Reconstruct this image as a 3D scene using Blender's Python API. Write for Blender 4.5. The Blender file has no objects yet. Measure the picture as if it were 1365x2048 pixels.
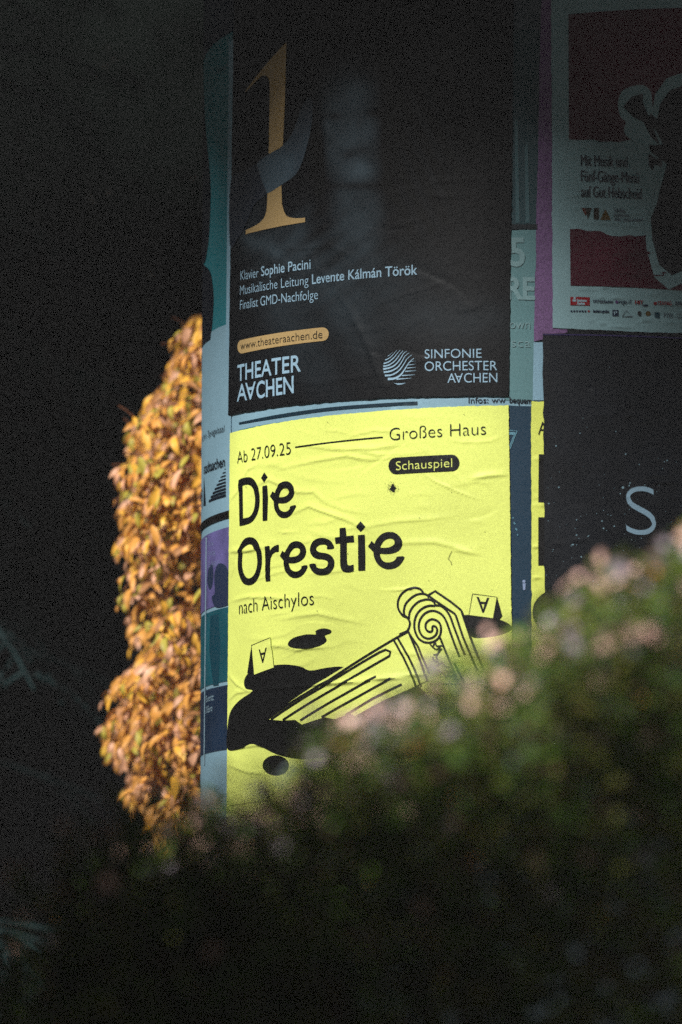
import bpy, bmesh, math, random, os
import numpy as np
from mathutils import Vector, Matrix, Euler
random.seed(7); rng = np.random.default_rng(7)
scene = bpy.context.scene
COL = scene.collection
rad = math.radians

# ------------------------------------------------------------------ camera
F = 7680.0                      # focal length in photo pixels (135 mm, 36 mm high frame, 2048 px)
EYE = Vector((0, 0, 1.10))
TP = (1950 - 1024) / F
PITCH = math.atan(TP)
cam = bpy.data.cameras.new('camera'); camo = bpy.data.objects.new('camera', cam); COL.objects.link(camo)
cam.sensor_fit = 'VERTICAL'; cam.sensor_height = 36; cam.sensor_width = 24; cam.lens = 135
camo.location = EYE; camo.rotation_euler = (rad(90) + PITCH, 0, 0)
cam.clip_start = 0.05; cam.clip_end = 1000
cam.dof.use_dof = True; cam.dof.focus_distance = 6.12; cam.dof.aperture_fstop = 3.4
scene.camera = camo

# ------------------------------------------------------------------ light
SUN_EL, SUN_AZ = rad(40), rad(35)          # azimuth: to the left of the viewer's back
SDIR = Vector((-math.sin(SUN_AZ) * math.cos(SUN_EL), -math.cos(SUN_AZ) * math.cos(SUN_EL), math.sin(SUN_EL)))
sun = bpy.data.lights.new('sun', 'SUN'); suno = bpy.data.objects.new('sun', sun); COL.objects.link(suno)
sun.energy = 4.6; sun.angle = rad(5.5); sun.color = (1.0, 0.985, 0.955)
suno.rotation_euler = SDIR.to_track_quat('Z', 'Y').to_euler(); suno.location = SDIR * 20
w = bpy.data.worlds.new('World'); scene.world = w; w.use_nodes = True
nt = w.node_tree; bg = nt.nodes['Background']
sky = nt.nodes.new('ShaderNodeTexSky'); sky.sky_type = 'NISHITA'; sky.sun_disc = False
sky.sun_elevation = SUN_EL; sky.sun_rotation = math.atan2(SDIR.x, SDIR.y)
nt.links.new(sky.outputs[0], bg.inputs[0]); bg.inputs[1].default_value = 0.0014
vs = scene.view_settings; vs.view_transform = 'Standard'; vs.look = 'None'; vs.exposure = 0.62; vs.gamma = 1; vs.use_curve_mapping = False
scene.cycles.max_bounces = 6; scene.cycles.sample_clamp_indirect = 3; scene.cycles.sample_clamp_direct = 6

# ------------------------------------------------------------------ helpers
def lin(c):
    c = c / 255.0
    return c / 12.92 if c <= 0.04045 else ((c + 0.055) / 1.055) ** 2.4
def C(r, g, b):
    return tuple(max(0.004, lin(v) - 0.006) for v in (r, g, b)) + (1,)

MATS = {}
def mat(name, col, rough=0.6, grain=0.0, gscale=700, attr=None, spec=0.3, bump=0.0, bscale=60, trans=0.0, var=0.0, vscale=5):
    if name in MATS: return MATS[name]
    m = bpy.data.materials.new(name); m.use_nodes = True; n = m.node_tree; L = n.links
    b = n.nodes['Principled BSDF']; b.inputs['Roughness'].default_value = rough
    b.inputs['Specular IOR Level'].default_value = spec
    tc = n.nodes.new('ShaderNodeTexCoord')
    if attr:
        a = n.nodes.new('ShaderNodeAttribute'); a.attribute_name = attr; src = a.outputs['Color']
    else:
        a = n.nodes.new('ShaderNodeRGB'); a.outputs[0].default_value = col if len(col) == 4 else (*col, 1); src = a.outputs[0]
    def vary(src, sc, lo, hi, det=2):
        t = n.nodes.new('ShaderNodeTexNoise'); t.inputs['Scale'].default_value = sc; t.inputs['Detail'].default_value = det
        L.new(tc.outputs['Object'], t.inputs['Vector'])
        r = n.nodes.new('ShaderNodeMapRange'); r.inputs['From Min'].default_value = 0.3; r.inputs['From Max'].default_value = 0.7
        r.inputs['To Min'].default_value = lo; r.inputs['To Max'].default_value = hi
        L.new(t.outputs['Fac'], r.inputs['Value'])
        x = n.nodes.new('ShaderNodeVectorMath'); x.operation = 'SCALE'
        L.new(src, x.inputs[0]); L.new(r.outputs[0], x.inputs['Scale'])
        return x.outputs[0]
    if var: src = vary(src, vscale, 1 - var, 1 + var, 4)
    if grain: src = vary(src, gscale, 1 - grain, 1 + grain, 1)
    L.new(src, b.inputs['Base Color'])
    if bump:
        t = n.nodes.new('ShaderNodeTexNoise'); t.inputs['Scale'].default_value = bscale; t.inputs['Detail'].default_value = 5
        L.new(tc.outputs['Object'], t.inputs['Vector'])
        bp = n.nodes.new('ShaderNodeBump'); bp.inputs['Strength'].default_value = bump; bp.inputs['Distance'].default_value = 0.004
        L.new(t.outputs['Fac'], bp.inputs['Height']); L.new(bp.outputs[0], b.inputs['Normal'])
    if trans:
        tr = n.nodes.new('ShaderNodeBsdfTranslucent'); L.new(src, tr.inputs['Color'])
        mx = n.nodes.new('ShaderNodeMixShader'); mx.inputs[0].default_value = trans
        L.new(b.outputs[0], mx.inputs[1]); L.new(tr.outputs[0], mx.inputs[2])
        L.new(mx.outputs[0], n.nodes['Material Output'].inputs['Surface'])
    MATS[name] = m; return m
def ink(name, rgb, rough=0.5):
    return mat('ink_' + name, C(*rgb), rough, grain=0.14, gscale=650, spec=0.25)
def paper(name, rgb, rough=0.55, var=0.06):
    return mat('paper_' + name, C(*rgb), rough, grain=0.12, gscale=650, spec=0.25, var=var, vscale=9, bump=0.12, bscale=90)

def link(name, me, m=None, parent=None):
    o = bpy.data.objects.new(name, me); COL.objects.link(o)
    if m is not None and me is not None: me.materials.append(m)
    if parent: o.parent = parent
    return o
def thing(name, label, cat, loc=(0, 0, 0), group=None):
    o = bpy.data.objects.new(name, None); COL.objects.link(o); o.location = loc
    o.empty_display_size = 0.1
    o['label'] = label; o['category'] = cat
    if group: o['group'] = group
    return o
def tag(o, label=None, cat=None, group=None, kind=None):
    if label: o['label'] = label
    if cat: o['category'] = cat
    if group: o['group'] = group
    if kind: o['kind'] = kind
    return o

# ------------------------------------------------------------------ pixel -> column surface
R = 0.57; CX, CY = 0.3352, 6.475
def ray(px, py):
    r = Vector((1, 0, 0)); f = Vector((0, math.cos(PITCH), math.sin(PITCH))); u = Vector((0, -math.sin(PITCH), math.cos(PITCH)))
    return f + r * ((px - 682.5) / F) - u * ((py - 1024) / F)
def uv(px, py):
    d = ray(px, py)
    ox, oy = EYE.x - CX, EYE.y - CY
    a = d.x ** 2 + d.y ** 2; b = 2 * (ox * d.x + oy * d.y); c = ox * ox + oy * oy - R * R
    D = b * b - 4 * a * c
    t = (-b - math.sqrt(max(D, 0))) / (2 * a)
    x, y, z = ox + t * d.x, oy + t * d.y, EYE.z + t * d.z
    return (R * math.atan2(x, -y), z)
def at(px, py, y):                 # world point on the sight line at world depth y
    d = ray(px, py); t = y / d.y
    return EYE + d * t
def to_px(P):                      # (n,3) world -> pixels
    q = P - np.array(EYE); cz = q[:, 1] * math.cos(PITCH) + q[:, 2] * math.sin(PITCH)
    cu = -q[:, 1] * math.sin(PITCH) + q[:, 2] * math.cos(PITCH)
    return 682.5 + F * q[:, 0] / cz, 1024 - F * cu / cz
PXM = 1193.0                        # photo pixels per metre at the column
GRID = 0.006

class Sheet:
    """a poster pasted on the column: height above the column and its creases, shared by the paper and all its print"""
    def __init__(s, layer, ridges=()):
        s.off = 0.001 * layer + 0.0004; s.r = []
        for pts, amp, wid in ridges:
            q = np.array([uv(*p) for p in pts]); s.r.append((q, amp, wid))
    def h(s, U, V):
        H = np.zeros(len(U))
        for q, amp, wid in s.r:
            lo, hi = q.min(0) - 4 * wid, q.max(0) + 4 * wid
            k = np.where((U > lo[0]) & (U < hi[0]) & (V > lo[1]) & (V < hi[1]))[0]
            if not len(k): continue
            P = np.stack([U[k], V[k]], 1); best = np.full(len(k), 9.0); side = np.zeros(len(k)); tt = np.zeros(len(k))
            n = len(q) - 1
            for i in range(n):
                a, b = q[i], q[i + 1]; ab = b - a; l2 = (ab ** 2).sum() + 1e-12
                t = np.clip(((P - a) @ ab) / l2, 0, 1); d = P - a - t[:, None] * ab
                dist = np.sqrt((d ** 2).sum(1)); m = dist < best
                best[m] = dist[m]; side[m] = d[m, 1]; tt[m] = (i + t[m]) / n
            taper = np.sin(np.pi * np.clip(tt, 0.02, 0.98)) ** 0.7
            ww = np.where(side > 0, wid * 1.9, wid * 0.8)          # steep below, soft above
            H[k] += amp * taper * np.exp(-(best / ww) ** 2)
        return H
    def map(s, U, V, lift=0.0):
        U = np.asarray(U, float); V = np.asarray(V, float)
        h = s.h(U, V)
        th = U / R; rr = R + s.off + lift + h
        P = np.stack([CX + rr * np.sin(th), CY - rr * np.cos(th), V], 1)
        e = 0.0006
        hu = (s.h(U + e, V) - s.h(U - e, V)) / (2 * e); hv = (s.h(U, V + e) - s.h(U, V - e)) / (2 * e)
        n = np.stack([np.sin(th), -np.cos(th), np.zeros_like(th)], 1)
        tu = np.stack([np.cos(th), np.sin(th), np.zeros_like(th)], 1)
        N = n - hu[:, None] * tu; N[:, 2] -= hv
        N /= np.linalg.norm(N, axis=1)[:, None]
        return P, N
def finish(name, P, N, faces, m, parent):
    me = bpy.data.meshes.new(name); me.from_pydata([tuple(p) for p in P], [], faces)
    me.shade_smooth(); me.normals_split_custom_set_from_vertices([tuple(n) for n in N])
    return link(name, me, m, parent)

scene.cycles.use_denoising = False
def smooth_noise(x, y, seed=0):
    v = 0
    for k, (a, b, c) in enumerate(((1.0, 1.7, .3), (2.3, -1.1, 1.9), (-3.1, 2.7, 4.2), (5.3, 4.1, 2.2))):
        v = v + np.sin(a * x + b * y + c + seed * (k + 1.3)) / (1 + .6 * k)
    return v / 2.2

def ragged(n, amp, seed):
    r = np.random.default_rng(seed); k = r.normal(0, 1, n); k = np.convolve(k, [.25, .5, .25], 'same'); return k * amp
def sheet_grid(name, corners, m, parent, sh, step=0.006, colfun=None, edge=0.0008, lift=0.0, seed=1):
    """paper: bilinear patch between four uv corners TL TR BR BL, with real thickness at its edge"""
    tl, tr, br, bl = [np.array(c, float) for c in corners]
    nu = max(2, int(max(abs(tr - tl)[0], abs(br - bl)[0]) / step)); nv = max(2, int(max(abs(tl - bl)[1], abs(tr - br)[1]) / step))
    s, t = np.meshgrid(np.linspace(0, 1, nu + 1), np.linspace(0, 1, nv + 1))
    s = s.ravel()[:, None]; t = t.ravel()[:, None]
    Q = (tl * (1 - s) + tr * s) * (1 - t) + (bl * (1 - s) + br * s) * t
    Q = Q.reshape(nv + 1, nu + 1, 2)
    Q[0, :, 1] += ragged(nu + 1, edge, seed); Q[-1, :, 1] += ragged(nu + 1, edge, seed + 1)
    Q[:, 0, 0] += ragged(nv + 1, edge, seed + 2); Q[:, -1, 0] += ragged(nv + 1, edge, seed + 3)
    Q = Q.reshape(-1, 2)
    P, N = sh.map(Q[:, 0], Q[:, 1], lift)
    idx = np.arange((nu + 1) * (nv + 1)).reshape(nv + 1, nu + 1)
    a, b, c, d = idx[1:, :-1].ravel(), idx[1:, 1:].ravel(), idx[:-1, 1:].ravel(), idx[:-1, :-1].ravel()
    faces = np.stack([a, b, c, d], 1).tolist()
    # rim of the paper, down to the wall
    rim = list(idx[0, ::-1]) + list(idx[1:, 0]) + list(idx[-1, 1:]) + list(idx[-2:0:-1, -1])
    n0 = len(P); B = P[rim].copy(); th = Q[rim, 0] / R
    B[:, 0] = CX + (R + .0001) * np.sin(th); B[:, 1] = CY - (R + .0001) * np.cos(th)
    P2 = np.vstack([P, B]); N2 = np.vstack([N, N[rim]])
    k = len(rim)
    for i in range(k):
        j = (i + 1) % k; faces.append([rim[i], rim[j], n0 + j, n0 + i])
    o = finish(name, P2, N2, faces, m, parent)
    if colfun:
        x, y = to_px(P2); c = colfun(x, y); c = np.hstack([c, np.ones((len(c), 1))]).astype('f4')
        at_ = o.data.color_attributes.new('print', 'FLOAT_COLOR', 'POINT'); at_.data.foreach_set('color', c.ravel())
    return o

def cut_and_map(name, bm, m, parent, sh, lift, grid=GRID, colfun=None):
    if not bm.verts: bm.free(); return None
    for ax in (0, 1):
        vals = [v.co[ax] for v in bm.verts]; lo, hi = min(vals), max(vals)
        k = math.floor(lo / grid) + 1
        while k * grid < hi:
            co = [0, 0, 0]; co[ax] = k * grid; no = [0, 0, 0]; no[ax] = 1
            bmesh.ops.bisect_plane(bm, geom=bm.verts[:] + bm.edges[:] + bm.faces[:], dist=1e-6, plane_co=co, plane_no=no)
            k += 1
    for f in bm.faces:
        if f.normal.z < 0: f.normal_flip()
    bm.verts.index_update()
    Q = np.array([v.co[:2] for v in bm.verts]); faces = [[v.index for v in f.verts] for f in bm.faces]
    bm.free()
    P, N = sh.map(Q[:, 0], Q[:, 1], lift + .0006)
    o = finish(name, P, N, faces, m, parent)
    if colfun:
        x, y = to_px(P); c = colfun(x, y); c = np.hstack([c, np.ones((len(c), 1))]).astype('f4')
        a = o.data.color_attributes.new('print', 'FLOAT_COLOR', 'POINT'); a.data.foreach_set('color', c.ravel())
    return o
def poly_uv(name, polys, m, parent, sh, lift=0.0003, **k):
    bm = bmesh.new()
    for pts in polys:
        vs_ = [bm.verts.new((p[0], p[1], 0)) for p in pts]
        f = bm.faces.new(vs_); f.normal_update()
        bmesh.ops.triangulate(bm, faces=[f])
    for f in bm.faces: f.normal_update()
    return cut_and_map(name, bm, m, parent, sh, lift, **k)
def poly(name, polys, m, parent, sh, lift=0.0003, **k):       # polygons in photo pixels
    if isinstance(polys[0][0], (int, float)): polys = [polys]
    return poly_uv(name, [[uv(*p) for p in pts] for pts in polys], m, parent, sh, lift, **k)
def stroke_pts(pts, wpx, closed=False):
    q = [np.array(uv(*p)) for p in pts]; wd = wpx / PXM / 2; n = len(q); out = []
    segs = []
    for i in range(n):
        a = q[(i - 1) % n] if (closed or i > 0) else q[i]; b = q[(i + 1) % n] if (closed or i < n - 1) else q[i]
        t = b - a; t = t / (np.linalg.norm(t) + 1e-9); nn = np.array([-t[1], t[0]])
        out.append((q[i] + nn * wd, q[i] - nn * wd))
    rngs = range(n) if closed else range(n - 1)
    for i in rngs:
        j = (i + 1) % n; segs.append([out[i][1], out[j][1], out[j][0], out[i][0]])
    return segs
def strokes(name, lines, wpx, m, parent, sh, lift=0.0005):
    polys = []
    for l in lines:
        polys += stroke_pts(l, wpx)
    return poly_uv(name, polys, m, parent, sh, lift)
def smooth_line(pts, k=5, closed=False):
    p = [np.array(x, float) for x in pts]; n = len(p); out = []
    rg = range(n) if closed else range(n - 1)
    for i in rg:
        p0 = p[(i - 1) % n] if (closed or i > 0) else p[i]; p1 = p[i]; p2 = p[(i + 1) % n]
        p3 = p[(i + 2) % n] if (closed or i + 2 < n) else p2
        for j in range(k):
            t = j / k
            out.append(tuple(.5 * ((2 * p1) + (-p0 + p2) * t + (2 * p0 - 5 * p1 + 4 * p2 - p3) * t * t + (-p0 + 3 * p1 - 3 * p2 + p3) * t ** 3)))
    if not closed: out.append(tuple(p[-1]))
    return out
def ell(cx, cy, rx, ry, rot=0, n=28):
    c, s = math.cos(rot), math.sin(rot)
    return [(cx + rx * math.cos(a) * c - ry * math.sin(a) * s, cy + rx * math.cos(a) * s + ry * math.sin(a) * c) for a in [2 * math.pi * i / n for i in range(n)]]
def pill(x0, y0, x1, y1, r, n=8):
    a = math.atan2(y1 - y0, x1 - x0); out = []
    for i in range(n + 1):
        t = a + math.pi / 2 + math.pi * i / n; out.append((x0 + r * .62 * math.cos(t) if abs(x0 - 490) < 40 else x0 + r * .9 * math.cos(t), y0 + r * math.sin(t)))
    m = 6
    for i in range(n + 1):
        t = a - math.pi / 2 + math.pi * i / n; out.append((x1 + r * .9 * math.cos(t), y1 + r * math.sin(t)))
    return out

from mathutils.geometry import delaunay_2d_cdt
def fill_bm(contours):
    """triangulate closed outlines by the even-odd rule"""
    vs_, es = [], []
    for c in contours:
        n0 = len(vs_); k = len(c); vs_ += [Vector((p[0], p[1])) for p in c]; es += [(n0 + i, n0 + (i + 1) % k) for i in range(k)]
    r_ = delaunay_2d_cdt(vs_, es, [], 1, 1e-7); bm = bmesh.new(); vv = [bm.verts.new((p[0], p[1], 0)) for p in r_[0]]
    A = [np.array([tuple(p) for p in c]) for c in contours]
    for f in r_[2]:
        cx, cy = np.mean([tuple(r_[0][i]) for i in f], axis=0); par = 0
        for q in A:                                       # winding number of the triangle's centre
            q2 = np.roll(q, -1, 0); up = (q[:, 1] <= cy) & (q2[:, 1] > cy); dn = (q[:, 1] > cy) & (q2[:, 1] <= cy)
            left = (q2[:, 0] - q[:, 0]) * (cy - q[:, 1]) - (cx - q[:, 0]) * (q2[:, 1] - q[:, 1])
            par += int((up & (left > 0)).sum()) - int((dn & (left < 0)).sum())
        if par != 0:
            try: bm.faces.new([vv[i] for i in f])
            except ValueError: pass
    bmesh.ops.delete(bm, geom=[v for v in bm.verts if not v.link_faces], context='VERTS'); bm.normal_update(); return bm
def outlines(s):
    cu = bpy.data.curves.new('t', 'FONT'); cu.body = s; cu.size = 1
    o = bpy.data.objects.new('t', cu); COL.objects.link(o)
    c2 = o.to_curve(bpy.context.evaluated_depsgraph_get()); out = []
    for sp in c2.splines:
        P = sp.bezier_points; n = len(P); c = []
        for i in range(n):
            p, q = P[i], P[(i + 1) % n]; a, b, c_, d = (np.array(v[:2]) for v in (p.co, p.handle_right, q.handle_left, q.co))
            chord = np.linalg.norm(d - a); bend = abs(np.cross(b - a, d - a)) + abs(np.cross(c_ - a, d - a)); k = 1 if bend < 1e-5 else 6
            for j in range(k):
                t_ = j / k; c.append(a * (1 - t_) ** 3 + 3 * b * t_ * (1 - t_) ** 2 + 3 * c_ * t_ * t_ * (1 - t_) + d * t_ ** 3)
        c = [c[i] for i in range(len(c)) if np.linalg.norm(c[i] - c[i - 1]) > 1e-5]
        if len(c) > 2: out.append(np.array(c))
    o.to_curve_clear(); bpy.data.objects.remove(o); bpy.data.curves.remove(cu); return out
CAP = outlines('H')[0][:, 1].max()
def text(name, s, p0, p1, cap, m, parent, sh, weight=0.0, lift=0.0006, rot=False, grid=GRID):
    """flat print: ink of s runs from pixel p0 to p1 along its baseline, capitals cap pixels high"""
    Cs = outlines(s)
    if not Cs: return
    a, b = np.array(uv(*p0)), np.array(uv(*p1)); X = np.concatenate([c[:, 0] for c in Cs]); x0, x1 = X.min(), X.max()
    sy = cap / PXM / CAP; sx = (b[0] - a[0]) / (x1 - x0)
    stem = max(cap * (.115 + 2.2 * weight), 1.1) / PXM
    ox, oy = (stem - .098 * sx) / 2, (stem - .088 * sy) / 2
    ox, oy = max(ox, -.036 * sx), max(oy, -.032 * sy)
    big = max(Cs, key=lambda c: abs(np.sum(c[:, 0] * np.roll(c[:, 1], -1) - c[:, 1] * np.roll(c[:, 0], -1))))
    sgn = 1 if np.sum(big[:, 0] * np.roll(big[:, 1], -1) - big[:, 1] * np.roll(big[:, 0], -1)) > 0 else -1
    out = []
    for c in Cs:
        q = c * [sx, sy]; e1 = q - np.roll(q, 1, 0); e2 = np.roll(q, -1, 0) - q
        n1 = np.stack([e1[:, 1], -e1[:, 0]], 1) * sgn; n2 = np.stack([e2[:, 1], -e2[:, 0]], 1) * sgn
        n1 /= np.linalg.norm(n1, axis=1)[:, None] + 1e-12; n2 /= np.linalg.norm(n2, axis=1)[:, None] + 1e-12
        mm = n1 + n2; mm /= np.maximum((mm * n1).sum(1), .55)[:, None]
        q = q + mm * [ox, oy]
        q[:, 0] -= x0 * sx
        if rot: q = np.array([(x1 - x0) * sx, CAP * sy]) - q
        q[:, 1] += a[1] + q[:, 0] / (b[0] - a[0]) * (b[1] - a[1]); q[:, 0] += a[0]; out.append(q)
    return cut_and_map(name, fill_bm(out), m, parent, sh, lift, grid=grid)
def shape(name, contours, m, parent, sh, lift=.0006, **k):     # outlines with holes, in photo pixels; holes run the other way
    out = []
    for i, c in enumerate(contours):
        q = np.array([uv(*p) for p in c]); ar = np.sum(q[:, 0] * np.roll(q[:, 1], -1) - q[:, 1] * np.roll(q[:, 0], -1))
        if (ar > 0) == (i > 0): q = q[::-1]
        out.append(q)
    return cut_and_map(name, fill_bm(out), m, parent, sh, lift, **k)
def quad_px(*c): return [uv(*p) for p in c]
def lathe(name, prof, m, parent, n=96):
    bm = bmesh.new(); rings = []
    for r, z in prof:
        rings.append([bm.verts.new((CX + r * math.cos(2 * math.pi * i / n), CY + r * math.sin(2 * math.pi * i / n), z)) for i in range(n)])
    for a, b in zip(rings, rings[1:]):
        for i in range(n): bm.faces.new((a[i], a[(i + 1) % n], b[(i + 1) % n], b[i]))
    bm.faces.new(rings[0][::-1]); bm.faces.new(rings[-1])
    me = bpy.data.meshes.new(name); bm.to_mesh(me); bm.free(); me.shade_smooth()
    me.set_sharp_from_angle(angle=rad(35))
    return link(name, me, m, parent)

# ------------------------------------------------------------------ ground
def plane(name, x0, x1, y0, y1, z, m):
    me = bpy.data.meshes.new(name); me.from_pydata([(x0, y0, z), (x1, y0, z), (x1, y1, z), (x0, y1, z)], [], [(0, 1, 2, 3)]); return link(name, me, m)
tag(plane('ground', -300, 300, -300, 300, 0, mat('soil', (.024, .022, .014), .95, var=.4, vscale=3, bump=.6, bscale=8)), kind='structure')
tag(plane('pavement', -6, 7, -6, 1.6, 0.004, mat('asphalt', (.05, .05, .052), .85, var=.2, vscale=4, bump=.3, bscale=40)), kind='structure')

# ------------------------------------------------------------------ advertising column
colm = mat('old_pasted_paper', C(70, 82, 90), .8, var=.35, vscale=11, bump=.8, bscale=25, grain=.15)
conc = mat('column_concrete', (.2, .2, .19), .85, var=.25, vscale=8, bump=.5, bscale=40)
column = thing('advertising_column', 'tall round advertising column plastered all over with layered theatre and concert posters', 'advertising column', (CX, CY, 0))
def lathe_c(name, prof, m):
    o = lathe(name, prof, m, column); o.data.transform(Matrix.Translation((-CX, -CY, 0))); return o
lathe_c('shaft', [(R, .35), (R, 3.25)], colm)
lathe_c('plinth', [(R + .07, 0), (R + .07, .22), (R + .05, .25), (R + .05, .3), (R + .015, .345)], conc)
lathe_c('roof', [(R + .02, 3.253), (R + .05, 3.28), (R + .05, 3.33), (R + .12, 3.37), (R + .12, 3.42), (R + .02, 3.47), (R * .8, 3.6), (R * .45, 3.72), (.08, 3.78), (.05, 3.9), (.01, 3.95)], mat('zinc_roof', (.12, .15, .14), .5, var=.3, vscale=6))
exec_posters = None

BLACK = ink('black', (23, 23, 25)); YEL = C(236, 243, 112)
uL = -R * rad(104)                                      # round the left flank, out of sight
UR = lambda deg: R * rad(deg)
def vy(px, py): return uv(px, py)[1]

def rnd_ridges(n, box, seed, amp=(.0003, .0009), ln=(30, 120), slope=-.06, spread=.18, wid=(.0012, .0026)):
    r = random.Random(seed); out = []
    x0, y0, x1, y1 = box
    for i in range(n):
        x, y = r.uniform(x0, x1), r.uniform(y0, y1); l = r.uniform(*ln); sl = slope + r.gauss(0, spread)
        k = 5; pts = []; bend = r.uniform(-.12, .12) * l; 
        for j in range(k):
            t = j / (k - 1); pts.append((x + l * t, y + sl * l * t + bend * 4 * t * (1 - t) + r.uniform(-2, 2)))
        if pts[-1][0] > x1: continue
        out.append((pts, r.uniform(*amp) * (1 if r.random() < .8 else -1), r.uniform(*wid)))
    return out

# ---- layer 0..1: what lies under the main posters -------------------------------------------------
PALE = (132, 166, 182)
# pale backing paper between the main posters
sh = Sheet(0.4, rnd_ridges(10, (480, 780, 1080, 860), 3))
t = thing('poster', 'pale blue poster showing as a thin strip between black concert poster and yellow poster', 'poster', (CX, CY, 0), 'posters pasted on the advertising column')
def P0(t):    # children carry world coordinates: cancel the parent's offset
    for o in t.children: o.matrix_parent_inverse = Matrix.Translation((-CX, -CY, 0))
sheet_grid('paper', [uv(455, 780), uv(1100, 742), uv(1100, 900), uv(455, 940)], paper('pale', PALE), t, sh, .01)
poly('printed_band', smooth_line([(480, 845), (560, 829), (660, 815), (760, 807), (836, 803)]) + smooth_line([(836, 810), (760, 814), (660, 822), (560, 836), (480, 849)]), ink('navy', (28, 48, 60)), t, sh)
poly('printed_band', smooth_line([(480, 860), (540, 848), (640, 835), (700, 830)]) + smooth_line([(700, 834), (640, 839), (540, 853), (480, 865)]), ink('teal', (38, 108, 118)), t, sh)
text('lettering', 'Infos: ww', (938, 807), (1012, 806), 11, ink('dark_text', (22, 32, 42)), t, sh, .02)
text('lettering', 'bequem', (1020, 806), (1064, 808), 11, ink('dark_text', (22, 32, 42)), t, sh, .03)
P0(t)

def poster(label, corners, m, layer, ridges=(), step=.006, colfun=None, seed=1, name='poster', edge=.0006):
    t = thing(name, label, 'poster', (CX, CY, 0), 'posters pasted on the advertising column')
    sh = Sheet(layer, ridges); sheet_grid('paper', corners, m, t, sh, step, colfun, edge=edge, seed=seed); return t, sh

# ---- left flank -----------------------------------------------------------------------------------
def left_quad(ytop, ybot, xr=466, ul=uL, dx=0):
    return [(ul, vy(xr, ytop)), uv(xr + dx, ytop), uv(xr, ybot), (ul, vy(xr, ybot))]
t, sh = poster('teal poster with a black figure on the left flank of the column', left_quad(60, 700, 468), paper('teal', (46, 118, 128)), 1.2, rnd_ridges(8, (410, 300, 460, 640), 4), seed=11)
poly('dark_figure', smooth_line([(409, 150), (411, 210), (414, 260), (421, 330), (424, 390), (421, 470), (414, 520), (410, 528), (424, 545), (430, 590), (428, 640), (424, 680)]) + [(399.5, 700), (401.5, 600), (403, 450), (405, 300), (406, 150)], ink('navy_black', (24, 28, 36)), t, sh)
poly('paper_margin', [(461, 80), (472, 80), (466, 700), (455, 700)], ink('pale_margin', (135, 170, 188)), t, sh)
text('lettering', 'Saison', (434, 150), (459, 137), 14, ink('teal_dark', (30, 80, 92)), t, sh)
P0(t)
t, sh = poster('dark navy poster right at the top of the left flank of the column', left_quad(-160, 62, 470), paper('navy', (34, 42, 58)), 1.5, seed=12)
text('lettering', 'Kultur', (425, 30), (466, 12), 20, ink('slate', (60, 76, 92)), t, sh)
P0(t)
t, sh = poster('pale blue event poster with small black lettering on the left flank of the column', left_quad(645, 1021, 465), paper('pale', PALE), 1.9, rnd_ridges(5, (403, 700, 460, 1000), 5), seed=13)
dk = ink('dark_text', (22, 32, 42))
text('lettering', 'est Aachen, Spiegelsaal', (401.2, 889), (453, 863), 13, dk, t, sh, .01)
text('lettering', 'stadtaachen', (412, 948), (454, 933), 20, dk, t, sh, .03)
bars = []
for i in range(9):
    y = 1005 - i * 8.2; xl = 421 + i * 3.9; th = 5.2 - i * .45; xr = 455.5 - i * .05
    bars.append([(xl, y), (xr, y - (xr - xl) * .34), (xr, y - th - (xr - xl) * .34), (xl + 1.2, y - th)])
poly('stripe_emblem', bars, dk, t, sh)
poly('wedge_mark', [(412, 952), (415.5, 1010), (411, 1012)], dk, t, sh)
text('lettering', 'NFJ', (400.6, 1014), (409, 1006), 30, dk, t, sh, .02)
for q_ in ([(402, 705), (404, 700), (408, 712), (407, 722), (403, 728), (405, 715)], [(401.5, 775), (404, 762), (407, 765), (404, 790), (402, 795)]): poly('script_mark', q_, ink('teal', (38, 108, 118)), t, sh)
P0(t)
t, sh = poster('poster of violet, teal and navy picture panels on the left flank of the column', left_quad(1019, 1640, 464), paper('pale', PALE), 1.1, rnd_ridges(8, (402, 1050, 460, 1600), 6), seed=14)
poly_uv('black_band', [[(uL, vy(466, 1020)), (uv(466, 1020)[0], vy(466, 1020)), (uv(466, 1020)[0], vy(466, 1034)), (uL, vy(466, 1034))]], BLACK, t, sh, .0016)
def panel(y0, y1, name, m, colfun=None):
    u1 = uv(459, (y0 + y1) / 2)[0]
    return poly_uv(name, [[(uL, vy(464, y0)), (u1 + .03, vy(464, y0)), (u1 + .03, vy(464, y1)), (uL, vy(464, y1))]], m, t, sh, .0003)
vio = mat('print_violet', C(98, 92, 142), .5, grain=.3, gscale=420, var=.3, vscale=18)
tea = mat('print_teal', C(30, 86, 98), .5, grain=.15, var=.25, vscale=14)
nav = mat('print_navy', C(34, 50, 72), .5, grain=.15, var=.25, vscale=14)
panel(1053, 1205, 'violet_panel', vio); panel(1213, 1361, 'teal_panel', tea); panel(1369, 1498, 'navy_panel', nav)
poly('figure_print', smooth_line([(466, 1160), (455, 1132), (440, 1128), (432, 1150), (433, 1185), (427, 1195), (436, 1215), (466, 1208)], 4), ink('violet_dark', (42, 52, 76)), t, sh, .0005)
poly('figure_print', smooth_line([(420, 1140), (428, 1128), (430, 1160), (424, 1180), (418, 1165)], 4, True), ink('violet_dark', (42, 52, 76)), t, sh, .0005)
poly('figure_print', [(424, 1232), (440, 1228), (444, 1290), (440, 1370), (430, 1372), (422, 1300)], ink('teal_deep', (24, 66, 80)), t, sh, .0005)
poly('rule_line', [(415.4, 1075), (417, 1075), (412.6, 1530), (411, 1530)], ink('pale_line', (150, 178, 192)), t, sh, .0007)
pl = ink('lav_text', (128, 140, 178))
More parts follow.
